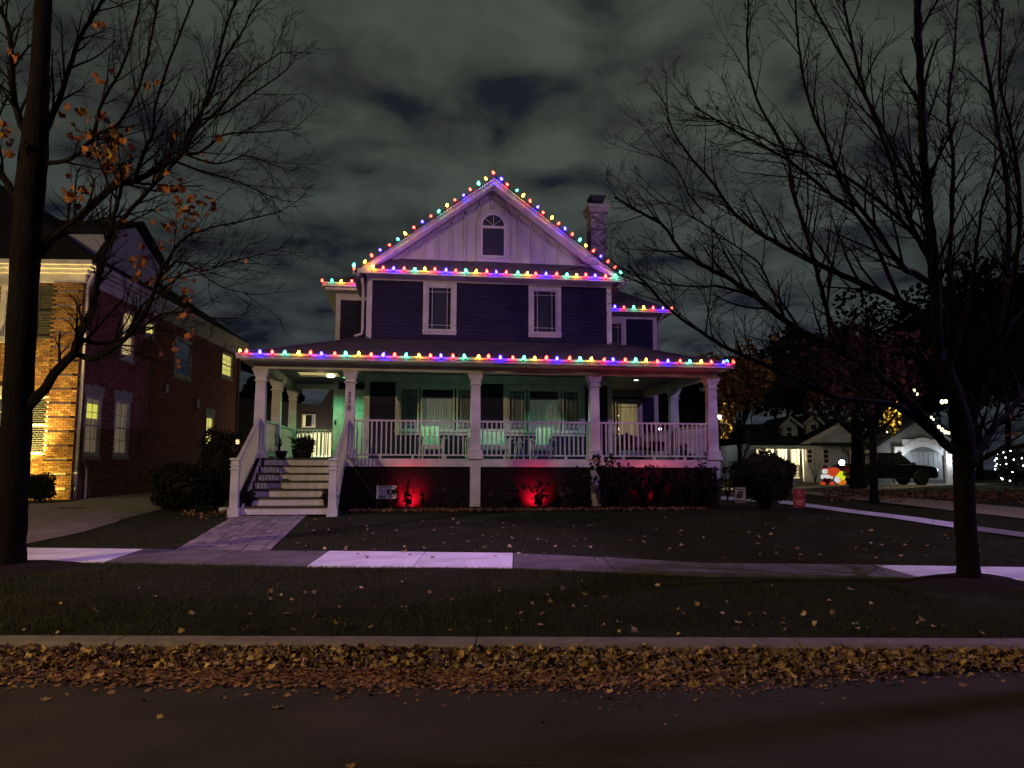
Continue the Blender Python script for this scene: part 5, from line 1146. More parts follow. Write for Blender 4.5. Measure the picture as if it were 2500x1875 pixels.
# cornice: stepped boards, gutter return, dentil-less frieze
for z0, z1, o_ in ((0, .30, .05), (.301, .42, .14), (.421, .52, .30), (.521, .68, .42)):
    MB().box(.012, o_, -o_, SD + .1, EZ + z0, EZ + z1).build('cornice', M['trim'], BH, bevel=.012); MB().box(-7, .0115, -o_, -.002, EZ + z0, EZ + z1).build('cornice', M['trim'], BH, bevel=.012)
EV = EZ + .68
# hipped roof, dormer with a lit purple face
HW = 7.0; RZ = EV + 4.4; ov = .46
mb = MB(); P = [(ov, -ov, EV), (ov, SD, EV), (-2 * HW, SD, EV), (-2 * HW, -ov, EV), (-HW + 1.0, HW * .55, RZ), (-HW + 1.0, SD - 1.5, RZ)]
mb.add(P, [(0, 1, 5, 4), (3, 0, 4), (2, 3, 4, 5), (1, 2, 5)]); mb.build('roof', M['dark_roof'], BH)
rs_ = (RZ - EV) / (ov + HW - 1.0)
dn0, dn1 = 2.3, 6.9; dx_ = -.55; base = EV + (ov - dx_) * rs_
wz = EV + 1.75; dm = (dn0 + dn1) / 2
dmr = MB(); dmr.prism([(dx_, dn0, base - .3), (dx_, dn1, base - .3), (dx_, dn1, wz), (dx_, dn0, wz)], (-.12, 0, 0)); dw = dmr.build('dormer_wall', M['farwall'], BH)
MB().prism([(dx_ - .02, dn0 + .002, wz), (dx_ - .02, dn0 + .002, base - .2), (dx_ - 2.0, dn0 + .002, wz)], (0, .1, 0)).build('dormer_cheek', M['farwall'], BH)
MB().prism([(dx_ - .125, dn0, wz), (dx_ - .125, dn1, wz), (dx_ - .125, dm, wz + .9)], (.12, 0, 0)).build('dormer_gable', M['farwall'], BH)
mb = MB(); ex2 = dx_ + .30
for a, b in (((dn0 - .35, wz - .12), (dm, wz + 1.06)), ((dm, wz + 1.06), (dn1 + .35, wz - .12))): mb.prism([(ex2, a[0], a[1]), (ex2, b[0], b[1]), (ex2, b[0], b[1] + .1), (ex2, a[0], a[1] + .1)], (-4.5, 0, 0))
mb.build('dormer_roof', M['dark_roof'], BH)
sd_ = lambda u, d, v: (dx_ + d, u, v)
window_unit(sd_, dm + .6, dm + 1.75, base + .15, wz - .15, BH, [(dm + .67, dm + 1.68)], cw=.08, prairie=False, grid=(2, 3), deep=.1)
MB(sd_).box(dn0, dn0 + .16, .002, .03, base - .3, wz).build('corner_board', M['trim'], BH); MB(sd_).box(dn1 - .16, dn1, .002, .03, base - .3, wz).build('corner_board', M['trim'], BH)
for i, px in enumerate((201, 214)): 
    p = on_plane(px, 567, BC0 + BX * -2.2, BX) - BC0; MB().box(p.dot(BX), p.dot(BX) + .08, p.dot(BY_), p.dot(BY_) + .16, p.z - .30, p.z + .22).build('roof_vent', M['trim'], BH)
# downspouts, pipe, vents
MB().tube([(.22, .10, EZ + .35), (.10, .10, EZ + .05), (.07, .10, EZ - .15), (.07, .10, .06)], .058, 8).build('downspout', M['trim'], BH, smooth=True)
for z in (.9, 2.3, 3.9, 5.5): MB().box(.0, .135, .03, .17, z, z + .04).build('strap', M['stone'], BH)
MB().tube([(.07, SD - .25, EZ), (.07, SD - .25, .1)], .05, 6).build('downspout', M['trim'], BH)
y1, z1 = sidept(182, 1186); MB().tube([(.03, .55, 1.15), (.10, .60, 1.12), (.12, .62, .95), (.12, .62, .15), (.14, .62, .05)], .045, 8).build('drain_pipe', M['trim'], BH, smooth=True); MB().box(.0, .09, .40, .56, 1.25, 1.45).build('meter_box', M['stone'], BH)
y1, z1 = sidept(362, 1166); MB().tube([(0, y1, z1 + .1), (.10, y1, z1 + .08), (.16, y1 + .1, z1 - .05), (.18, y1 + .18, z1 - .22)], .07, 8).build('vent_pipe', M['trim'], BH, smooth=True)
y1, z1 = sidept(404, 949); MB(side).box(y1 - .12, y1 + .12, .013, .08, z1 - .16, z1 + .16).build('wall_vent', M['trim'], BH)
y1, z1 = sidept(479, 985); MB(side).box(y1 - .16, y1 + .16, .013, .10, z1 - .2, z1 + .2).build('wall_vent', M['stone'], BH)
# uplight at the corner of the front wall
ul = BC0 + BX * -1.5 - BY_ * 1.0; t = thing('wall_uplight', 'small ground uplight washing the brick corner with yellow light', 'lamp', (ul.x, ul.y, gz(ul.x, ul.y)))
MB().lathe([(.05, 0), (.06, .10), (.07, .16), (.055, .165)], (0, 0, 0), 10).build('lamp_body', M['black'], t); MB().lathe([(.05, .166), (.02, .172)], (0, 0, 0), 10).build('lens', emit_mat('uplight_lens', (1, .75, .25), 12), t)
point_light('uplight_light', (ul.x, ul.y, gz(ul.x, ul.y) + .25), 420, (1, .74, .15), .05, 160, Vector((.35, .9, .5)), .9)
point_light('uplight_beam', (ul.x, ul.y, gz(ul.x, ul.y) + .25), 3800, (1, .72, .20), .05, 62, Vector((.16, .27, 1)), 1.0)
ul = BC0 + BX * -3.9 - BY_ * .9; t = thing('wall_uplight', 'second ground uplight farther left along the brick front, behind the trunk', 'lamp', (ul.x, ul.y, gz(ul.x, ul.y)))
MB().lathe([(.05, 0), (.06, .10), (.07, .16), (.055, .165)], (0, 0, 0), 10).build('lamp_body', M['black'], t); MB().lathe([(.05, .166), (.02, .172)], (0, 0, 0), 10).build('lens', bpy.data.materials['uplight_lens'], t)
point_light('uplight_light', (ul.x, ul.y, gz(ul.x, ul.y) + .25), 800, (1, .74, .13), .05, 150, Vector((0, .55, .9)), .8)
p = BC0 + BX * -.35 - BY_ * 1.2; shrub('round_shrub', 'small clipped round bush in front of the lit brick corner', (p.x, p.y), .50, .48, .44, 2200, .06, lift=.85)

# ================================================================== trees
def smooth_line(pts, n=5):
    P = [Vector(p) for p in pts]; out = []
    for i in range(len(P) - 1):
        a, b, c, d = P[max(i - 1, 0)], P[i], P[i + 1], P[min(i + 2, len(P) - 1)]
        for k in range(n):
            t = k / n; out.append(.5 * ((2 * b) + (c - a) * t + (2 * a - 5 * b + 4 * c - d) * t * t + (3 * b - a - 3 * c + d) * t ** 3))
    return out + [P[-1]]
def rdir(rg): 
    v = Vector((rg.gauss(0, 1), rg.gauss(0, 1), rg.gauss(0, 1))); return v.normalized()
def sprout(mb, rg, p, d, length, r, level, tips=None, flat=.6):
    n = 5 if level < 2 else 3; q = [p]; cur = p.copy(); dd = d.copy()
    for k in range(n):
        dd = (dd + rdir(rg) * .11 + Vector((0, 0, .05 if level < 2 else .03))).normalized(); cur = cur + dd * (length / n); q.append(cur)
    re = max(r * .35, .0022); mb.tube(q, [r + (re - r) * k / n for k in range(n + 1)], 4 if level < 2 else 3, False)
    if tips is not None: tips.append(q[-1])
    if level >= 3: return
    cnt = {0: 7, 1: 5, 2: 3}[level]
    for k in range(cnt):
        t = rg.uniform(.2, 1.0); i = min(int(t * n), n - 1); pp = q[i].lerp(q[i + 1], t * n - i); tg = (q[i + 1] - q[i]).normalized()
        sd = rdir(rg); sd = (sd - tg * sd.dot(tg)); sd.y *= flat; sd = sd.normalized(); nd = (tg * rg.uniform(.7, 1.0) + sd * rg.uniform(.45, .85)).normalized()
        sprout(mb, rg, pp, nd, length * rg.uniform(.32, .55), max(r * .5 * (1 - .4 * t), .0026), level + 1, tips, flat)
def limb(name, tree, pts, ra, rb, seed, dens=9, first=.15, blen=(.5, 1.3), tips=None, m=None, level=1, kmin=6):
    rg = random.Random(seed); q = smooth_line(pts); n = len(q) - 1; mb = MB()
    q = [p + rdir(rg) * min(.25 * rb + .004, .02) for p in q]
    rb *= 1.15; mb.tube(q, [ra + (rb - ra) * (k / n) ** .8 for k in range(n + 1)], kmin, False)
    tot = sum((q[i + 1] - q[i]).length for i in range(n)); cnt = max(3, int(tot * dens * .62))
    for k in range(cnt):
        t = first + (1 - first) * (k + rg.random()) / cnt; t = min(t, .999); i = int(t * n); pp = q[i].lerp(q[i + 1], t * n - i); tg = (q[i + 1] - q[i]).normalized()
        sd = rdir(rg); sd = sd - tg * sd.dot(tg); sd.y *= .7; sd.z += .12; sd.normalize(); nd = (tg * rg.uniform(.75, 1.0) + sd * rg.uniform(.4, .8)).normalized()
        r = ra + (rb - ra) * t ** .8; sprout(mb, rg, pp, nd, rg.uniform(*blen) * (1.0 - .45 * t), max(min(r * .5, .024), .007), level, tips)
    return mb.build(name, m or M['bark'], tree)
def px_line(pts, Y0, dy): 
    n = len(pts) - 1; return [on_y(x, y, Y0 + (dy(i / n) if callable(dy) else dy * i / n)) for i, (x, y) in enumerate(pts)]
z8 = lambda L_: [(1500 + x / 1.843, y / 1.843) for x, y in L_]
# ---- bare tree on the right
TR = thing('bare_tree', 'big bare street tree on the right, forking low above its trunk', 'tree', (TREE_R.x, TREE_R.y, gz(TREE_R.x, TREE_R.y)), world=True)
Yr = TREE_R.y; gr = gz(TREE_R.x, TREE_R.y)
base = [(2365, 1440), (2364, 1380), (2357, 1280), (2354, 1180), (2352, 1110), (2350, 1040), (2330, 960), (2298, 880)]
tp = smooth_line(px_line(base, Yr, 0)); rr = [.20, .165, .145, .137, .133, .13, .145, .13, .11, .095]
mb = MB(); n = len(tp); mb.tube(tp, [float(np.interp(i / (n - 1), [0, .04, .12, .3, .5, .62, .70, .8, 1], [.21, .155, .130, .120, .120, .140, .125, .10, .09])) * (1 + .03 * math.sin(i * 2.1)) for i in range(n)], 14); mb.build('trunk', M['bark'], TR, smooth=True)
LR = [([(2290, 885), (2284, 760), (2278, 640), (2266, 520), (2259, 434), (2252, 330), (2249, 217), (2243, 60), (2238, -80)], .100, .045, 0, 12),
      ([(2345, 1105), (2303, 1080), (2248, 1012), (2162, 929), (2083, 874), (1988, 826), (1912, 781), (1847, 727), (1782, 681), (1717, 648), (1662, 611), (1617, 548), (1570, 521), (1500, 483)], .085, .010, -1.2, 21),
      ([(2300, 1078), (2240, 1024), (2183, 989), (2110, 978), (2042, 970), (1960, 932), (1908, 907), (1860, 888), (1774, 850), (1717, 815), (1636, 755), (1575, 690), (1533, 648)], .06, .010, -1.8, 22),
      ([(2288, 800), (2200, 738), (2124, 702), (2010, 651), (1912, 602), (1847, 564), (1793, 521), (1739, 445), (1679, 374), (1636, 304), (1627, 228)], .065, .008, 1.0, 23),
      ([(2280, 700), (2235, 668), (2200, 651), (2140, 559), (2064, 461), (2021, 358), (1972, 239), (1950, 108), (1942, -10)], .060, .012, -.6, 24),
      ([(2283, 640), (2221, 560), (2129, 477), (1988, 385), (1902, 358), (1804, 309), (1701, 282)], .05, .008, .9, 25),
      ([(2070, 860), (2030, 790), (2015, 743), (1988, 640), (1956, 532), (1929, 450), (1923, 380), (1847, 239), (1826, 136), (1828, 0), (1830, -60)], .045, .009, -.8, 26),
      ([(2281, 650), (2230, 560), (2205, 488), (2160, 350), (2113, 228), (2075, 81), (2059, 0), (2050, -80)], .05, .014, .7, 27),
      ([(2270, 500), (2254, 478), (2205, 412), (2151, 304), (2086, 190), (1977, 0), (1950, -50)], .045, .010, -.9, 28),
      ([(2200, 740), (2113, 553), (2043, 488), (1923, 391), (1830, 340), (1760, 300), (1695, 262)], .038, .008, -.5, 29),
      ([(2300, 900), (2313, 749), (2327, 412), (2314, 271), (2330, 130), (2340, -20)], .05, .012, 1.2, 30),
      ([(2360, 1110), (2386, 1105), (2430, 1040), (2478, 987), (2530, 900), (2590, 760), (2640, 600)], .075, .02, .6, 31),
      ([(2362, 1150), (2400, 1120), (2445, 1098), (2500, 1085), (2570, 1050), (2680, 960)], .05, .015, -1.0, 32),
      ([(2350, 1080), (2400, 960), (2440, 850), (2458, 700), (2462, 500), (2430, 280), (2400, 90), (2390, -60)], .075, .018, .4, 33),
      ([(2440, 860), (2475, 700), (2490, 500), (2470, 330), (2440, 190), (2450, 20)], .05, .014, -.6, 34),
      ([(1917, 782), (1880, 700), (1850, 640), (1780, 590), (1700, 535), (1640, 500), (1590, 490)], .022, .006, .4, 35),
      ([(1847, 727), (1760, 700), (1690, 700), (1610, 690), (1560, 670)], .02, .006, -.6, 36),
      ([(1720, 520), (1680, 470), (1650, 410), (1600, 380), (1556, 363)], .018, .005, .3, 37), ([(2300, 940), (2350, 800), (2380, 640), (2400, 500), (2440, 380)], .045, .012, -.8, 38),
      ([(2120, 985), (2060, 940), (1990, 925), (1920, 940), (1850, 925), (1780, 900)], .022, .006, .5, 39)]
for pts, ra, rb, dy, sd in LR: limb('limb', TR, px_line(pts, Yr, dy), ra * .78, rb * .85, sd, 8.5)
rg = random.Random(4)
for x, y in [(2190, 560), (2215, 1000), (2405, 1010), (2440, 1040), (2465, 1062), (2470, 1020), (2424, 985), (1892, 825), (1945, 838), (2175, 916), (2205, 930), (2480, 1060), (2240, 985), (1830, 560)]:
    leaf_object('leaf', M['treeleaf'], TR, on_y(x, y, Yr + rg.uniform(-.6, .6)), rg.uniform(.06, .10), (rg.uniform(0, 3), rg.uniform(0, 3), rg.uniform(0, 6)))
# ---- maple on the left, some leaves left
TL = thing('maple_tree', 'dark maple at the left edge with a few orange leaves left', 'tree', (TREE_L.x, TREE_L.y, gz(TREE_L.x, TREE_L.y)), world=True); Yl = TREE_L.y
base = [(14, 1412), (20, 1350), (28, 1250), (38, 1080), (46, 930), (58, 700), (72, 480), (84, 360), (92, 250), (100, 120), (106, 0), (110, -90)]
tp = smooth_line(px_line(base, Yl, 0)); mb = MB(); n = len(tp)
mb.tube(tp, [float(np.interp(i / (n - 1), [0, .04, .12, .3, .5, .6, .66, .75, 1], [.30, .235, .20, .185, .185, .19, .17, .125, .105])) * (1 + .03 * math.sin(i * 1.7)) for i in range(n)], 14); mb.build('trunk', M['bark'], TL, smooth=True)
LL = [([(60, 1000), (104, 955), (139, 904), (177, 863), (190, 827), (221, 764), (240, 685), (253, 621), (266, 577), (282, 510), (294, 463), (298, 420)], .075, .018, -.9, 51),
      ([(150, 893), (186, 866), (222, 876), (260, 862), (300, 833), (335, 792), (365, 745), (378, 700), (398, 655), (440, 590), (500, 560), (590, 540), (690, 515)], .05, .007, -1.5, 52),
      ([(196, 826), (230, 838), (262, 836), (300, 828), (345, 800), (390, 770), (450, 762), (520, 775), (585, 778)], .035, .006, .9, 53),
      ([(80, 640), (120, 590), (160, 560), (205, 520), (278, 456), (338, 439), (422, 392), (447, 372), (485, 295), (519, 190), (553, 63), (582, -10)], .07, .015, .7, 54),
      ([(447, 372), (489, 372), (540, 332), (582, 325), (650, 322), (738, 312)], .028, .005, -.6, 55),
      ([(230, 640), (262, 590), (295, 540), (371, 456), (405, 420), (440, 380), (470, 330), (540, 260), (600, 190), (690, 125)], .045, .007, -1.1, 56),
      ([(98, 350), (122, 300), (156, 211), (190, 105), (236, 25), (270, -20)], .05, .02, .8, 57),
      ([(330, 440), (348, 380), (363, 346), (375, 320), (380, 253), (422, 126), (464, 21), (480, -30)], .035, .010, -.4, 58),
      ([(70, 340), (44, 280), (30, 200), (25, 84), (2, 25), (-20, -30)], .06, .02, .5, 59),
      ([(447, 372), (462, 320), (510, 240), (550, 140), (590, 80), (620, 20), (660, -20)], .03, .008, .9, 60),
      ([(104, 398), (150, 395), (185, 380), (235, 330), (290, 300), (340, 210), (370, 90), (390, -20)], .035, .012, -.9, 61),
      ([(378, 700), (430, 640), (500, 660), (560, 640), (620, 625), (700, 600)], .016, .005, .5, 62), ([(300, 833), (352, 742), (420, 690), (470, 660), (540, 700), (620, 720)], .018, .005, -.5, 63),
      ([(422, 392), (500, 420), (570, 440), (640, 470), (690, 490)], .02, .005, .6, 64), ([(447, 375), (530, 400), (600, 380), (660, 400), (710, 420)], .018, .005, -.8, 65),
      ([(485, 295), (560, 270), (630, 220), (700, 170), (725, 130)], .02, .005, .4, 66), ([(40, 480), (0, 420), (-40, 330), (-60, 200), (-70, 60)], .06, .02, .2, 67),
      ([(230, 330), (250, 250), (300, 160), (330, 60), (350, -30)], .028, .010, .3, 68), ([(335, 792), (380, 760), (400, 800), (440, 830), (480, 860)], .012, .004, -.4, 69)]
tipsL = []
for pts, ra, rb, dy, sd in LL: limb('limb', TL, px_line(pts, Yl, dy), ra, rb, sd, 9.5)
rg = random.Random(12); lv = []
def cluster(cx, cy_, sx, sy, n, s0=.10, s1=.17):
    for _ in range(n): lv.append((rg.gauss(cx, sx), rg.gauss(cy_, sy), rg.uniform(s0, s1)))
cluster(195, 275, 32, 22, 16); cluster(240, 335, 36, 26, 26); cluster(275, 390, 26, 24, 24); cluster(200, 455, 22, 22, 12); cluster(300, 430, 14, 20, 6); cluster(235, 200, 30, 20, 5); cluster(15, 340, 18, 45, 14); cluster(25, 140, 12, 12, 3)
cluster(250, 58, 12, 10, 3); cluster(345, 215, 14, 14, 4); cluster(405, 440, 30, 22, 10); cluster(470, 500, 34, 18, 20, .09, .13); cluster(430, 545, 40, 14, 16, .09, .13); cluster(520, 500, 16, 10, 6, .08, .12); cluster(390, 590, 24, 16, 6, .08, .12)
cluster(345, 640, 18, 20, 12, .09, .13); cluster(380, 680, 10, 14, 6, .09, .13); cluster(425, 700, 12, 14, 5, .08, .12); cluster(455, 720, 10, 12, 7, .08, .12); cluster(470, 665, 16, 12, 5, .08, .11); cluster(440, 765, 16, 8, 5, .08, .12); cluster(455, 815, 10, 10, 5, .08, .12); cluster(415, 850, 18, 6, 4, .08, .12); cluster(438, 885, 6, 6, 2, .08, .11)
cluster(498, 395, 10, 10, 3, .09, .13); cluster(536, 330, 5, 5, 1); cluster(428, 325, 5, 5, 2); cluster(600, 628, 4, 4, 1, .07, .09); cluster(285, 560, 12, 12, 4, .07, .10)
for x, y, s in lv[:290]: leaf_object('leaf', M['treeleaf'] if rg.random() < .86 or y > 520 else M['yellowleaf'], TL, on_y(x, y, Yl + rg.uniform(-1.0, .8)), s, (rg.uniform(.9, 2.2), rg.gauss(0, .6), rg.uniform(-1.2, 1.2)))

# ---- smaller trees across the lawn
def small_tree(name, label, px, py, D_top, h, r, crown, nleaf, m, size, seed, group=None, fork=.35, ground=None, dens=6, nl=6):
    p = ground or on_ground(px, py); g = gz(p.x, p.y); t = thing(name, label, 'tree', (p.x, p.y, g), 0, group); rg = random.Random(seed)
    mb = MB(); q = [(0, 0, -.1), (.01 * h * rg.uniform(-1, 1), 0, h * fork * .5), (.015 * h * rg.uniform(-1, 1), 0, h * fork), (0, 0, h * .62)]
    mb.tube(smooth_line(q, 3), [r * k for k in (1.5, 1.15, 1.05, 1, .97, .92, .86, .7, .55, .4)], 9); mb.build('trunk', M['bark'], t)
    for i in range(nl):
        a = 6.2832 * i / nl + rg.uniform(-.3, .3); s = rg.uniform(.7, 1.05); q0 = Vector((0, 0, h * rg.uniform(fork * .85, .55)))
        pts = [q0, q0 + Vector((crown * .35 * s * math.cos(a), crown * .35 * s * math.sin(a), h * .14)), Vector((crown * .8 * s * math.cos(a), crown * .8 * s * math.sin(a), h * rg.uniform(.68, .95)))]
        limb('limb', t, pts, r * .5, .012, seed * 31 + i, dens, .2, (h * .08, h * .22), None, M['bark'], 2, 5)
    if nleaf:
        n = nleaf; u = R.normal(0, 1, (n, 3)); u /= np.linalg.norm(u, axis=1)[:, None]; rr_ = R.uniform(.25, 1, n) ** .45; k = R.integers(0, 24, n)
        cl = R.normal(0, .42, (24, 3)); p_ = u * rr_[:, None] * .42 + cl[k]; p_ = p_ * np.array([crown * .8, crown * .8, h * .27]) + np.array([0, 0, h * .70])
        scatter('crown', m, p_, size, 1.2, [SMALL], parent=t)
    return t
p = on_ground(2135, 1230); small_tree('young_maple', 'young maple with dark red leaves left on, beside the side street', 2135, 1230, 0, 5.6, .115, 2.2, 1500, M['redleaf'], .16, 5, fork=.34, nl=8)
p = on_ground(2095, 1192); small_tree('old_maple', 'stout pale trunked maple with dark red crown in front of the parked pickup', 2095, 1192, 0, 8.5, .33, 3.4, 2600, M['redleaf'], .26, 6, fork=.30, nl=8)
p = on_ground(1812, 1196); small_tree('yellow_tree', 'dense tree with yellow leaves lit by the lamp right of the porch', 1812, 1196, 0, 7.0, .12, 1.75, 5200, M['yellowleaf'], .17, 7, fork=.2, nl=9)
for i, (px, D, h, cr, nl_, m, lab) in enumerate([(1650, 62, 9.0, 4.5, 1600, 'leafgreen', 'dark tree seen through the right end of the porch'), (1790, 70, 12.5, 5.0, 0, 'twig', 'bare tree behind the yellow tree'), (1930, 74, 13.5, 6, 1500, 'leafgreen', 'dark tree rising behind the dormers of the far house'), (2050, 66, 13.0, 6, 1700, 'leafgreen', 'dark tree behind the old maple'), (2180, 72, 16, 7, 1500, 'leafgreen', 'tall dark tree behind the far garage'),
        (2330, 70, 17, 7, 1900, 'leafgreen', 'tall dark tree behind the trunk of the bare tree'), (2470, 64, 19, 8, 2400, 'leafgreen', 'tallest dark tree at the right edge'), (640, 50, 6.5, 2.6, 1100, 'leafgreen', 'dark tree between the brick house and the porch'), (2640, 60, 18, 8, 1800, 'leafgreen', 'dark tree just outside the right edge'), (2250, 60, 11, 5, 1800, 'leafgreen', 'dark tree between the garage roof and the tall trees'), (2390, 58, 13, 6, 1800, 'leafgreen', 'dark tree just right of the far garage'), (1560, 80, 8.0, 4.5, 900, 'leafgreen', 'low dark tree far behind the porch')]):
    d = ray(px, 1140); k = D / (d.x * fwd.x + d.y * fwd.y) * (fwd.x ** 2 + fwd.y ** 2) ** .5; q = EYE + d * k; small_tree('far_tree', lab, 0, 0, 0, h, .22, cr, int(nl_ * 3.2), M[m], .46, 60 + i, 'dark trees beyond the houses', .3, ground=q, dens=1.6 if nl_ else 5, nl=7)
# ================================================================== far house across the side street
def bgbase(px, D): 
    d = ray(px, 1146); k = D / (d.x * ST_N.x + d.y * ST_N.y); q = EYE + d * k; return Vector((q.x, q.y, gz(q.x, q.y)))
class BG:
    """local frame facing the photographer's street, at distance D"""
    def __init__(s, px, D, turn=0.0): s.o = bgbase(px, D); s.D = D; s.turn = turn; s.n = Vector((math.sin(YAW + turn), math.cos(YAW + turn), 0)); s.e = Vector((s.n.y, -s.n.x, 0))
    def __call__(s, px, py, y=0.0):
        p = on_plane(px, py, s.o + s.n * y, s.n); q = p - s.o; return q.dot(s.e), q.z
G = BG(2080, 52); FH = thing('far_house', 'pale clapboard house with two dormers and a big garage across the side street', 'house', tuple(G.o), -YAW)
def R4(x0, y0, x1, y1, d=0): a, zt_ = G(x0, y0, d); b, zb_ = G(x1, y1, d); return a, b, zb_, zt_
def fbox(x0, y0, x1, y1, d, dep, name, m, parent=FH): a, b, c, e_ = R4(x0, y0, x1, y1, d); return MB().box(a, b, d, d + dep, c, e_).build(name, m, parent)
PORCHY = lit_curtain('lit_far_porch', (1, .86, .42), 1.0, 2, .6)
a, b, c, e_ = R4(1846, 1088, 1962, 1176, 0)
MB().box(a, b, 0, 9, -.3, e_ + .2).build('wall', M['farwall'], FH)
ra_, rz_ = G(1830, 1088, -2.0); rb_, _ = G(1975, 1088, -2.0); _, rt_ = G(1900, 1036, 5)
MB().add([(ra_, -2.0, rz_), (rb_ + 4, -2.0, rz_), (rb_ + 4, 5, rt_), (ra_, 5, rt_), (ra_, 12, rz_), (rb_ + 4, 12, rz_)], [(0, 1, 2, 3), (3, 2, 5, 4)]).build('roof', M['dark_roof'], FH)
MB().box(ra_, rb_, -2.06, -1.98, rz_ - .22, rz_ + .02).build('fascia', M['trim'], FH)
for px in (1863, 1893, 1925, 1953):
    x, _ = G(px, 1100, -1.8); MB().box(x - .10, x + .10, -1.9, -1.7, .25, rz_ - .22).build('porch_post', M['trim'], FH)
x0_, _ = G(1856, 1100, -1.8); x1_, _ = G(1957, 1100, -1.8); MB().box(x0_, x1_, -1.95, 0, -.2, .25).build('porch_floor', M['stone'], FH)
mb = MB(); mb.box(x0_, x1_, -1.84, -1.78, 1.05, 1.12); mb.box(x0_, x1_, -1.84, -1.78, .35, .42); x = x0_
while x < x1_: mb.box(x, x + .05, -1.83, -1.79, .42, 1.05); x += .22
mb.build('porch_railing', M['trim'], FH)
for x0p, y0p, x1p, y1p, nm in ((1895, 1096, 1918, 1150, 'lit_window'), (1929, 1096, 1947, 1152, 'lit_door'), (1866, 1100, 1884, 1140, 'lit_window')):
    a, b, c, e_ = R4(x0p, y0p, x1p, y1p, 0); w = MB().box(a - .1, b + .1, -.06, -.003, c - .1, e_ + .1).build(nm, M['trim'], FH); MB().box(a, b, -.08, -.062, c, e_).build('pane', PORCHY, w)
    for i in (1, 2): u = a + (b - a) * i / 3; MB().box(u - .03, u + .03, -.10, -.082, c, e_).build('muntin', M['trim'], w)
q = G.o + G.e * (G(1915, 1096, -1)[0]) + G.n * -1.0; point_light('far_porch_light', (q.x, q.y, q.z + rz_ - .5), 420, (1, .82, .42), .1)
# dormers
for x0p, x1p, xm, yt, yb_, wx0, wx1 in ((1910, 1948, 1926, 1021, 1071, 1920, 1932), (1967, 2000, 1983, 1015, 1068, 1979, 1992)):
    a, _ = G(x0p, 1040, 1.0); b, zb_ = G(x1p, yb_, 1.0); m_, zt_ = G(xm, yt, 1.0); _, ze_ = G(xm, yt + 17, 1.0)
    D_ = MB().prism([(a, 1.0, zb_ - .6), (b, 1.0, zb_ - .6), (b, 1.0, ze_), (m_, 1.0, zt_ - .15), (a, 1.0, ze_)], (0, 4.5, 0)).build('dormer', M['farwall'], FH)
    for s0, s1 in (((a - .3, ze_ - .2), (m_, zt_)), ((m_, zt_), (b + .3, ze_ - .2))): MB().prism([(s0[0], .7, s0[1]), (s1[0], .7, s1[1]), (s1[0], .7, s1[1] + .16), (s0[0], .7, s0[1] + .16)], (0, 4.8, 0)).build('dormer_roof', M['dark_roof'], D_); MB().prism([(s0[0], .64, s0[1] - .06), (s1[0], .64, s1[1] - .06), (s1[0], .64, s1[1] + .12), (s0[0], .64, s0[1] + .12)], (0, .055, 0)).build('rake_board', M['trim'], D_)
    c0, zt2 = G(wx0, yt + 22, 1.0); c1, zb2 = G(wx1, yb_ - 4, 1.0); wf = MB().box(c0 - .12, c1 + .12, .93, .998, zb2 - .1, zt2 + .1).build('window', M['trim'], D_)
    MB().box(c0, c1, .915, .929, zb2, zt2).build('window_pane', M['darkroom'], D_); MB().box(c0, c1, .90, .914, (zb2 + zt2) / 2 - .05, (zb2 + zt2) / 2 + .05).build('window_rail', M['trim'], D_)
# cross wing and garage
a, zt_ = G(1960, 1086, -1.0); b, _ = G(2170, 1086, -1.0); m_, zp = G(2068, 1030, -1.0)
MB().prism([(a, -1.0, -.3), (b, -1.0, -.3), (b, -1.0, zt_), (m_, -1.0, zp), (a, -1.0, zt_)], (0, 10, 0)).build('wing', M['farwall'], FH)
for s0, s1 in (((a - .4, zt_ - .15), (m_, zp + .15)), ((m_, zp + .15), (b + .4, zt_ - .15))):
    MB().prism([(s0[0], -1.4, s0[1]), (s1[0], -1.4, s1[1]), (s1[0], -1.4, s1[1] + .2), (s0[0], -1.4, s0[1] + .2)], (0, 11, 0)).build('roof', M['dark_roof'], FH); MB().prism([(s0[0], -1.46, s0[1] - .15), (s1[0], -1.46, s1[1] - .15), (s1[0], -1.46, s1[1] + .15), (s0[0], -1.46, s0[1] + .15)], (0, .055, 0)).build('rake_board', M['trim'], FH)
for x0p, x1p in ((1970, 1982), (2010, 2022)): 
    c0, z1_ = G(x0p, 1098, -1.0); c1, z0_ = G(x1p, 1130, -1.0); w = MB().box(c0 - .1, c1 + .1, -1.06, -1.003, z0_ - .1, z1_ + .1).build('window', M['trim'], FH); MB().box(c0, c1, -1.08, -1.062, z0_, z1_).build('pane', M['darkroom'], w)
    for i in (1, 2): MB().box(c0, c1, -1.10, -1.082, z0_ + (z1_ - z0_) * i / 3 - .03, z0_ + (z1_ - z0_) * i / 3 + .03).build('muntin', M['trim'], w)
GYd = -5.0; a, zt_ = G(2140, 1092, GYd); b, _ = G(2352, 1092, GYd); m_, zp = G(2252, 1020, GYd)
MB().prism([(a, GYd, -.3), (b, GYd, -.3), (b, GYd, zt_), (m_, GYd, zp), (a, GYd, zt_)], (0, 9, 0)).build('garage', mat('grey_garage_wall', (.12, .12, .125), .8, .2, vary=.2, vscale=4), FH)
for s0, s1 in (((a - .4, zt_ - .15), (m_, zp + .15)), ((m_, zp + .15), (b + .4, zt_ - .15))): MB().prism([(s0[0], GYd - .4, s0[1]), (s1[0], GYd - .4, s1[1]), (s1[0], GYd - .4, s1[1] + .2), (s0[0], GYd - .4, s0[1] + .2)], (0, 10, 0)).build('roof', M['dark_roof'], FH)
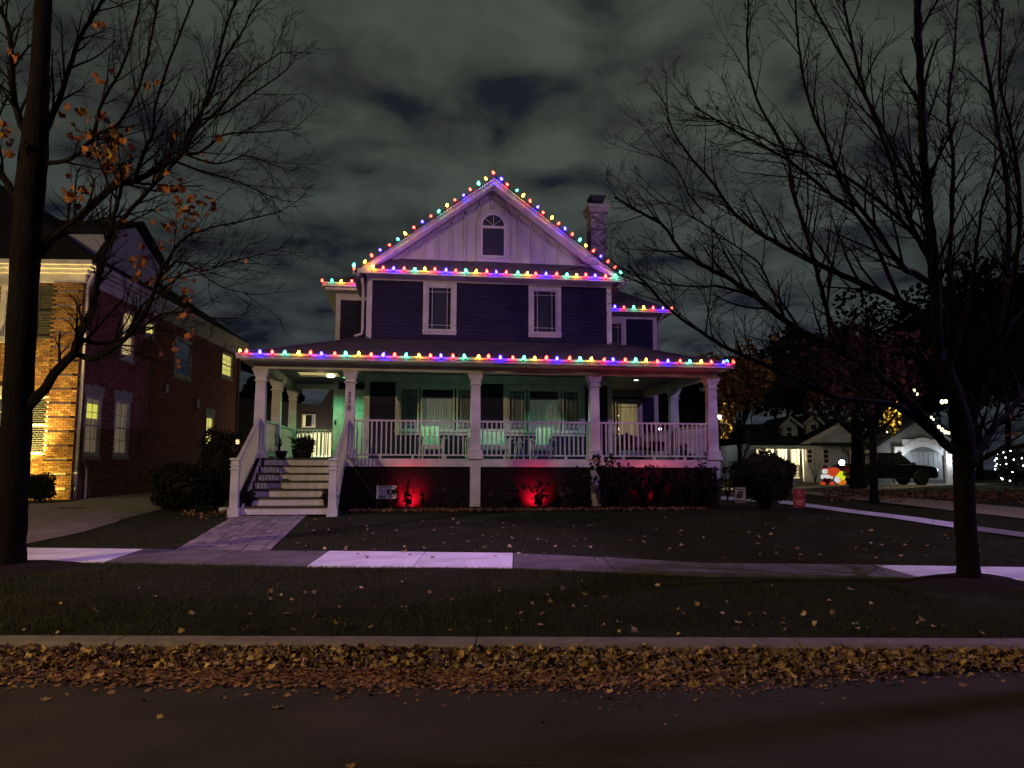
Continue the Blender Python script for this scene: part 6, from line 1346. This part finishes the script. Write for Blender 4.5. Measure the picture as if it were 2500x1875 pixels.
gc0, gz1 = G(2206, 1103, GYd); gc1, gz0 = G(2302, 1172, GYd); gd = mat('grey_garage_door', (.22, .24, .26), .5, .3)
door_ = MB().box(gc0, gc1, GYd - .03, GYd - .005, gz0, gz1).build('garage_door', gd, FH)
for r_ in range(4):
    for c_ in range(8): u0, v0 = gc0 + (gc1 - gc0) * c_ / 8, gz0 + (gz1 - gz0) * r_ / 4; MB().box(u0 + .05, u0 + (gc1 - gc0) / 8 - .05, GYd - .055, GYd - .031, v0 + .05, v0 + (gz1 - gz0) / 4 - .05).build('panel', gd, door_)
n = 26                                                   # arched head with a toothed brick course
mb = MB(); mb2 = MB()
for i in range(n):
    t0, t1 = i / n, (i + 1) / n; u0, u1 = gc0 - .1 + (gc1 - gc0 + .2) * t0, gc0 - .1 + (gc1 - gc0 + .2) * t1; h = gz1 - .25 + .55 * math.sin(math.pi * (t0 + t1) / 2)
    mb.box(u0, u1, GYd - .09, GYd - .058, h, gz1 + .75); mb2.box(u0 + .02, u1 - .03, GYd - .16, GYd - .092, h + .28, h + .55)
mb.build('arched_head', M['farwall'], FH); mb2.build('toothed_course', M['trim'], FH)
for px in (2192, 2316):
    u, _ = G(px, 1130, GYd); MB().box(u - .28, u + .28, GYd - .25, GYd - .003, -.3, gz1 + .3).build('pier', M['stone'], FH)
    z_ = G(px, 1118, GYd)[1]; q = G.o + G.e * u + G.n * (GYd - .34) + Vector((0, 0, z_))
    s_ = thing('wall_sconce', 'bright white lantern on the %s garage pier of the far house' % ('left' if px < 2250 else 'right'), 'lamp', tuple(q)); MB().lathe([(.09, -.22), (.14, .18), (.13, .2)], (0, 0, 0), 8).build('lens', emit_mat('sconce_glow', (.88, .96, 1), 22), s_); MB().lathe([(.17, .2), (.06, .34), (.02, .38)], (0, 0, 0), 8).build('cap', M['black'], s_); MB().box(-.03, .03, 0, .1, -.05, .05).build('bracket', M['black'], s_)
    point_light('sconce_light', tuple(q - G.n * .5), 60, (.86, .95, 1), .12)
# lamp post by the driveway of the far house, street lamp by the yellow tree
def lamp_post(px, py, D, label, col, watts, show, r, turn=0):
    b_ = bgbase(px, D); p = on_plane(px, py, b_, ST_N); h = p.z - b_.z; t = thing('lamp_post', label, 'lamp post', tuple(b_)); MB().tube([(0, 0, -.1), (0, 0, h - r * 1.3)], .05, 8).build('post', M['metal_dark'], t)
    MB().lathe([(r * .55, h - r), (r * .95, h - r * .3), (r, h + r * .3), (r * .6, h + r)], (0, 0, 0), 10).build('globe', emit_mat('lamp_globe', col, show), t, smooth=True); MB().lathe([(r * 1.1, h + r), (r * .4, h + r * 1.7), (.01, h + r * 1.9)], (0, 0, 0), 10).build('cap', M['black'], t); MB().lathe([(r * .7, h - r * 1.3), (r * .75, h - r)], (0, 0, 0), 8).build('collar', M['black'], t)
    point_light('lamp_post_light', (b_.x, b_.y, p.z), watts, col, r); return t
lamp_post(2056, 1130, 44, 'white lamp post beside the driveway of the far house', (.88, .96, 1), 1500, 20, .15)
lamp_post(1758, 1017, 36, 'bright white lamp post to the left of the yellow tree', (1, .84, .58), 9000, 25, .13)
lamp_post(1615, 1044, 62, 'distant white lamp seen through the porch right of the lit doors', (.95, .97, 1), 60, 18, .20)
lamp_post(1703, 1066, 58, 'distant cluster lamp seen through the right side railing of the porch', (.95, .97, 1), 60, 18, .24)
# lamp fittings seen between the branches of the young maple
for i, (px, py, r) in enumerate([(2214, 956, .10), (2208, 962, .08), (2232, 953, .11), (2240, 963, .12), (2300, 981, .17), (2309, 980, .15), (2192, 1002, .11), (2274, 1019, .10), (2279, 1024, .08), (2292, 1042, .13), (2300, 1049, .14), (2308, 1055, .14), (2316, 1057, .11), (2148, 967, .06), (2126, 999, .05), (2166, 1055, .06)]):
    q = on_plane(px, py, bgbase(px, 40), ST_N); t = thing('branch_lantern', 'small warm-white lantern glowing among the branches, %s' % ['top of the upper pair', 'lower of the upper pair', 'start of the slanting row', 'end of the slanting row', 'left of the bright pair', 'right of the bright pair', 'beside the yellow lit leaves', 'upper of the faint pair', 'lower of the faint pair', 'top of the lowest slanting row', 'second of the lowest row', 'third of the lowest row', 'foot of the lowest row', 'single faint dot high in the red crown', 'single faint dot left in the red crown', 'single faint dot low in the red crown'][i], 'lantern', tuple(q), 0, 'lanterns shining through the branches on the right')
    r *= .55; MB().ball((0, 0, 0), r, 8, 6, 1, 1, 1.25).build('globe', emit_mat('branch_lantern_glow', (1, .92, .42), 5), t); MB().lathe([(r * .4, r * 1.2), (r * .3, r * 1.7)], (0, 0, 0), 6).build('socket', M['black'], t)
point_light('branch_lantern_light', tuple(on_plane(2200, 1000, bgbase(2200, 41), ST_N)), 260, (1, .9, .35), .3)
o = scatter('lit_leaves', M['yellowleaf'], [on_plane(random.gauss(2176, 9), random.gauss(1015, 22), bgbase(2176, 41.5), ST_N) + ST_N * random.uniform(-.6, .6) for _ in range(110)], .22, 1.2, LEAF); tag(o, 'cluster of bright yellow leaves lit by a lantern', None, None, 'stuff')
# inflatables
q = bgbase(2017, 44); t = thing('inflatable_figure', 'glowing white inflatable figure with a black top hat', 'inflatable', tuple(q), -YAW); k = 44 / 1880
t.scale = (.74, .74, .74); gw = emit_mat('glowing_white_nylon', (1, .97, .93), .62); gr_ = emit_mat('glowing_red_nylon', (1, .10, .03), .5); go = emit_mat('glowing_orange_nylon', (1, .28, .01), .55); gy_ = emit_mat('glowing_yellow_nylon', (.95, 1, .02), .68)
MB().ball((0, 0, .38), .36, 14, 10, 1, .8, 1).build('lower_body', M['inkred'], t, smooth=True); MB().ball((0, 0, .62), .30, 14, 10).build('chest', gw, t, smooth=True); MB().ball((-.08, -.05, 1.02), .25, 14, 10).build('head', gw, t, smooth=True)
MB().lathe([(.30, 1.20), (.30, 1.23), (.18, 1.235), (.18, 1.50), (.02, 1.51)], (-.06, 0, 0), 14).build('hat', M['black'], t, smooth=True); MB().lathe([(.185, 1.235), (.187, 1.30)], (-.06, 0, 0), 14).build('hat_band', gr_, t)
MB().lathe([(.24, .80), (.27, .84), (.24, .88)], (-.02, -.02, 0), 12).build('scarf', M['inkred'], t)
for s in (-1, 1): MB().ball((s * .34, -.12, .10), .20, 10, 8, 1.1, 1, .7).build('foot', gr_, t, smooth=True); MB().ball((s * .36, -.08, .62), .12, 10, 8, 1, 1, 1.5).build('arm', gw, t, smooth=True); MB().ball((-.08 + s * .09, -.27, 1.06), .03, 6, 5).build('eye', M['black'], t)
q = bgbase(2044, 43.6); t = thing('inflatable_figure', 'glowing orange and yellow round inflatable beside the parked pickup', 'inflatable', tuple(q), -YAW); t.scale = (.74, .74, .74)
MB().ball((-.22, .1, 1.00), .42, 14, 10, 1.15, 1, .85).build('back', gr_, t, smooth=True); MB().ball((.20, -.05, .70), .38, 14, 10).build('body', gy_, t, smooth=True); MB().ball((.26, -.05, .25), .30, 14, 10, 1.15, 1, .8).build('base', go, t, smooth=True); MB().ball((-.10, -.22, .42), .24, 12, 8).build('face', gw, t, smooth=True); MB().ball((.02, -.42, .46), .06, 8, 6).build('nose', go, t)
# pickup truck, facing right
pb = bgbase(2158, 44); PK = thing('pickup_truck', 'black pickup truck parked in the far driveway, nose to the right', 'pickup truck', (pb.x, pb.y, gz(pb.x, pb.y)), -YAW + rad(6)); hw = .95; L2 = 2.62
prof = [(-L2, .55), (-L2, 1.12), (-1.0, 1.14), (-.95, 1.16), (1.35, 1.16), (2.35, 1.06), (2.60, .95), (2.66, .55), (2.55, .40), (-2.5, .42)]
MB().prism([(x, -hw, z) for x, z in prof], (0, 2 * hw, 0)).build('body', M['carpaint'], PK, bevel=.05)
cab = [(-1.0, 1.15), (-.85, 1.74), (-.55, 1.82), (.55, 1.80), (1.30, 1.17)]
MB().prism([(x, -hw + .10, z) for x, z in cab], (0, 2 * hw - .2, 0)).build('cab', M['carpaint'], PK, bevel=.06)
cg = mat('car_glass', (.01, .012, .015), .06, .6)
for w_ in ([(-.82, 1.22), (-.72, 1.66), (-.05, 1.70), (-.05, 1.22)], [(.02, 1.22), (.02, 1.70), (.50, 1.69), (1.08, 1.22)]): MB().prism([(x, -hw + .085, z) for x, z in w_], (0, .012, 0)).build('side_window', cg, PK)
for x in (-1.62, 1.66):
    for s in (-1, 1):
        mb = MB(); yy = s * (hw - .12)
        mb.add([(x + .39 * math.cos(a), yy + d_ * .13, .39 + .39 * math.sin(a)) for d_ in (-1, 1) for a in [k_ * 6.2832 / 20 for k_ in range(20)]], [tuple(range(20))[::-1], tuple(range(20, 40))] + [(k_, (k_ + 1) % 20, 20 + (k_ + 1) % 20, 20 + k_) for k_ in range(20)])
        wh = mb.build('wheel', M['tyre'], PK, bevel=.02); mb = MB(); mb.add([(x + .23 * math.cos(a), yy + s * d_, .39 + .23 * math.sin(a)) for d_ in (.131, .145) for a in [k_ * 6.2832 / 14 for k_ in range(14)]], [tuple(range(14, 28)), tuple(range(14))] + [(k_, (k_ + 1) % 14, 14 + (k_ + 1) % 14, 14 + k_) for k_ in range(14)]); mb.build('rim', M['metal_dark'], wh)
    mb = MB(); mb.tube([(x + .46 * math.cos(rad(a)), -hw - .01, .40 + .46 * math.sin(rad(a))) for a in range(0, 181, 15)], .045, 6); mb.build('fender_flare', M['black'], PK)
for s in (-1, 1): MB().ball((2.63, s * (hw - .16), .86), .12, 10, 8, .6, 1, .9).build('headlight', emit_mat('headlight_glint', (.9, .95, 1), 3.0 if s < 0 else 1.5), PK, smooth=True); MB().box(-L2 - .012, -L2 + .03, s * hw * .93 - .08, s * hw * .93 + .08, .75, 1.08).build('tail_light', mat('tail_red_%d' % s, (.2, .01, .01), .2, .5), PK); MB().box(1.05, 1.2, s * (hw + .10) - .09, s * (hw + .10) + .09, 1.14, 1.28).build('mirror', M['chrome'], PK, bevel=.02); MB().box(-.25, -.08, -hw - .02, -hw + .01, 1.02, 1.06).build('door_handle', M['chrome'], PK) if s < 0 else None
MB().box(2.56, 2.70, -hw + .1, hw - .1, .48, .66).build('bumper', M['metal_dark'], PK, bevel=.03); MB().box(-2.70, -2.60, -hw + .1, hw - .1, .52, .68).build('bumper', M['metal_dark'], PK, bevel=.03); MB().box(-.9, 1.25, -hw - .06, -hw + .05, .38, .44).build('running_board', M['black'], PK)
MB().box(-2.5, -1.05, -hw + .08, hw - .08, 1.145, 1.20).build('bed_cover', M['black'], PK, bevel=.02)
# lit evergreen bush at the right edge
q = bgbase(2478, 42); t = thing('lit_shrub', 'shrub wrapped in white fairy lights at the right edge', 'shrub', tuple(q)); MB().tube([(0, 0, -.1), (0, 0, 1.2)], .05, 6).build('stem', M['bark'], t); leaf_cloud('foliage', M['leafgreen'], t, (0, 0, 1.2), .9, .9, 1.0, 1500, .14)
mb = MB()
for _ in range(34): a = random.uniform(0, 6.28); z = random.uniform(.3, 2.1); rr_ = .95 * math.sqrt(max(.05, 1 - ((z - 1.2) / 1.05) ** 2)); mb.ball((rr_ * math.cos(a), rr_ * math.sin(a), z), .035, 5, 4)
mb.build('fairy_lights', emit_mat('white_fairy_glow', (.92, .96, 1), 12), t, kind='stuff')
# bare bush in front of the far house
q = bgbase(1990, 47); dry_plant(q.x, q.y, 2.0, 26, 1.0, 'grey leafless bush in front of the far house', 0, 30)
# ---------------- house behind, seen between the left porch columns
Gb = BG(760, 47); RHs = thing('rear_house', 'dark house with a lit patio seen through the left side of the porch', 'house', tuple(Gb.o), -YAW)
def rb4(x0, y0, x1, y1, d=0): a, t_ = Gb(x0, y0, d); b, c = Gb(x1, y1, d); return a, b, c, t_
dk = mat('dark_far_wall', (.05, .045, .055), .8, .2, vary=.1)
a, b, c, t_ = rb4(690, 985, 840, 1150); m0, zm = Gb(735, 955)
MB().prism([(a - 4, 0, -.3), (b + 3, 0, -.3), (b + 3, 0, t_ + 1.6), ((a + b) / 2 + 2.0, 0, t_ + 2.6), (a + 2.3, 0, t_ - .1), (a - 4, 0, t_ + .5)], (0, 8, 0)).build('wall', dk, RHs)
MB().box(a - 4.2, b + 3.3, -.3, 8.2, t_ + 2.62, t_ + 2.74).build('roof', M['dark_roof'], RHs)
PAT = lit_curtain('lit_patio', (1, .88, .45), 1.5, 1.2, .5)
for x0p, y0p, x1p, y1p, nm in ((741, 1014, 767, 1041, 'window'), (726, 1060, 762, 1100, 'patio_door'), (766, 1058, 806, 1112, 'patio_door')):
    a, b, c, t_ = rb4(x0p, y0p, x1p, y1p); w = MB().box(a - .08, b + .08, -.05, -.003, c - .08, t_ + .08).build(nm, M['trim'], RHs)
    if nm == 'window': MB().box(a, a + .14, -.07, -.052, c, t_).build('pane', emit_mat('lit_slot', (1, .85, .4), .7), w); MB().box(a + .16, b - .14, -.07, -.052, c, t_).build('pane', M['darkroom'], w); MB().box(b - .12, b, -.07, -.052, c + .1, t_ - .05).build('pane', emit_mat('dim_slot', (.8, .8, .7), .22), w)
    else:
        MB().box(a, b, -.07, -.052, c, t_).build('pane', PAT, w)
        for i in (1, 2, 3): u = a + (b - a) * i / 4; MB().box(u - .03, u + .03, -.09, -.072, c, t_).build('muntin', dk, w)
q = Gb.o + Gb.e * (Gb(780, 1085)[0]) - Gb.n * 1.2; point_light('patio_light', (q.x, q.y, q.z + 1.7), 220, (1, .86, .5), .1)
# ================================================================== the street lamps over the road
for i, (hp, col, w, sp_, lab) in enumerate(STREET_LAMPS):
    hx, hy, hz = hp; a_ = -1 if hx > 0 else 1; bx, by = ((9.4, 6.1) if sp_ else (hx, hy - 2.2)); t = thing('street_lamp', lab, 'street lamp', (bx, by, 0), 0, 'street lamps along the road')
    A_ = Vector((hx - bx, hy - by, 0)); D_ = A_.normalized(); Q_ = lambda s_, z_: tuple(D_ * s_) [:2] + (z_,); al = A_.length
    MB().tube([(0, 0, -.1), (0, 0, hz - .6), Q_(.3, hz - .1), Q_(1.1, hz + .12), Q_(al - .2, hz + .12)], [.09, .07, .06, .05, .04], 10).build('pole', M['metal_dark'], t); MB().lathe([(.14, 0), (.14, .3), (.10, .34)], (0, 0, 0), 10).build('base', M['metal_dark'], t)
    MB().bar(Q_(al - .3, hz + .11), Q_(al + .35, hz + .11), .26, .10).build('lamp_head', M['metal_dark'], t, bevel=.02); MB().bar(Q_(al - .2, hz + .045), Q_(al + .2, hz + .045), .18, .02).build('lens', emit_mat('street_lens_%s' % ('warm' if i == 1 else 'violet'), col, 6), t)
    point_light('street_light', (hx, hy, hz - .02), w * LAMPS_W, col, .10, *((sp_[0], sp_[1], .6) if sp_ else ()))
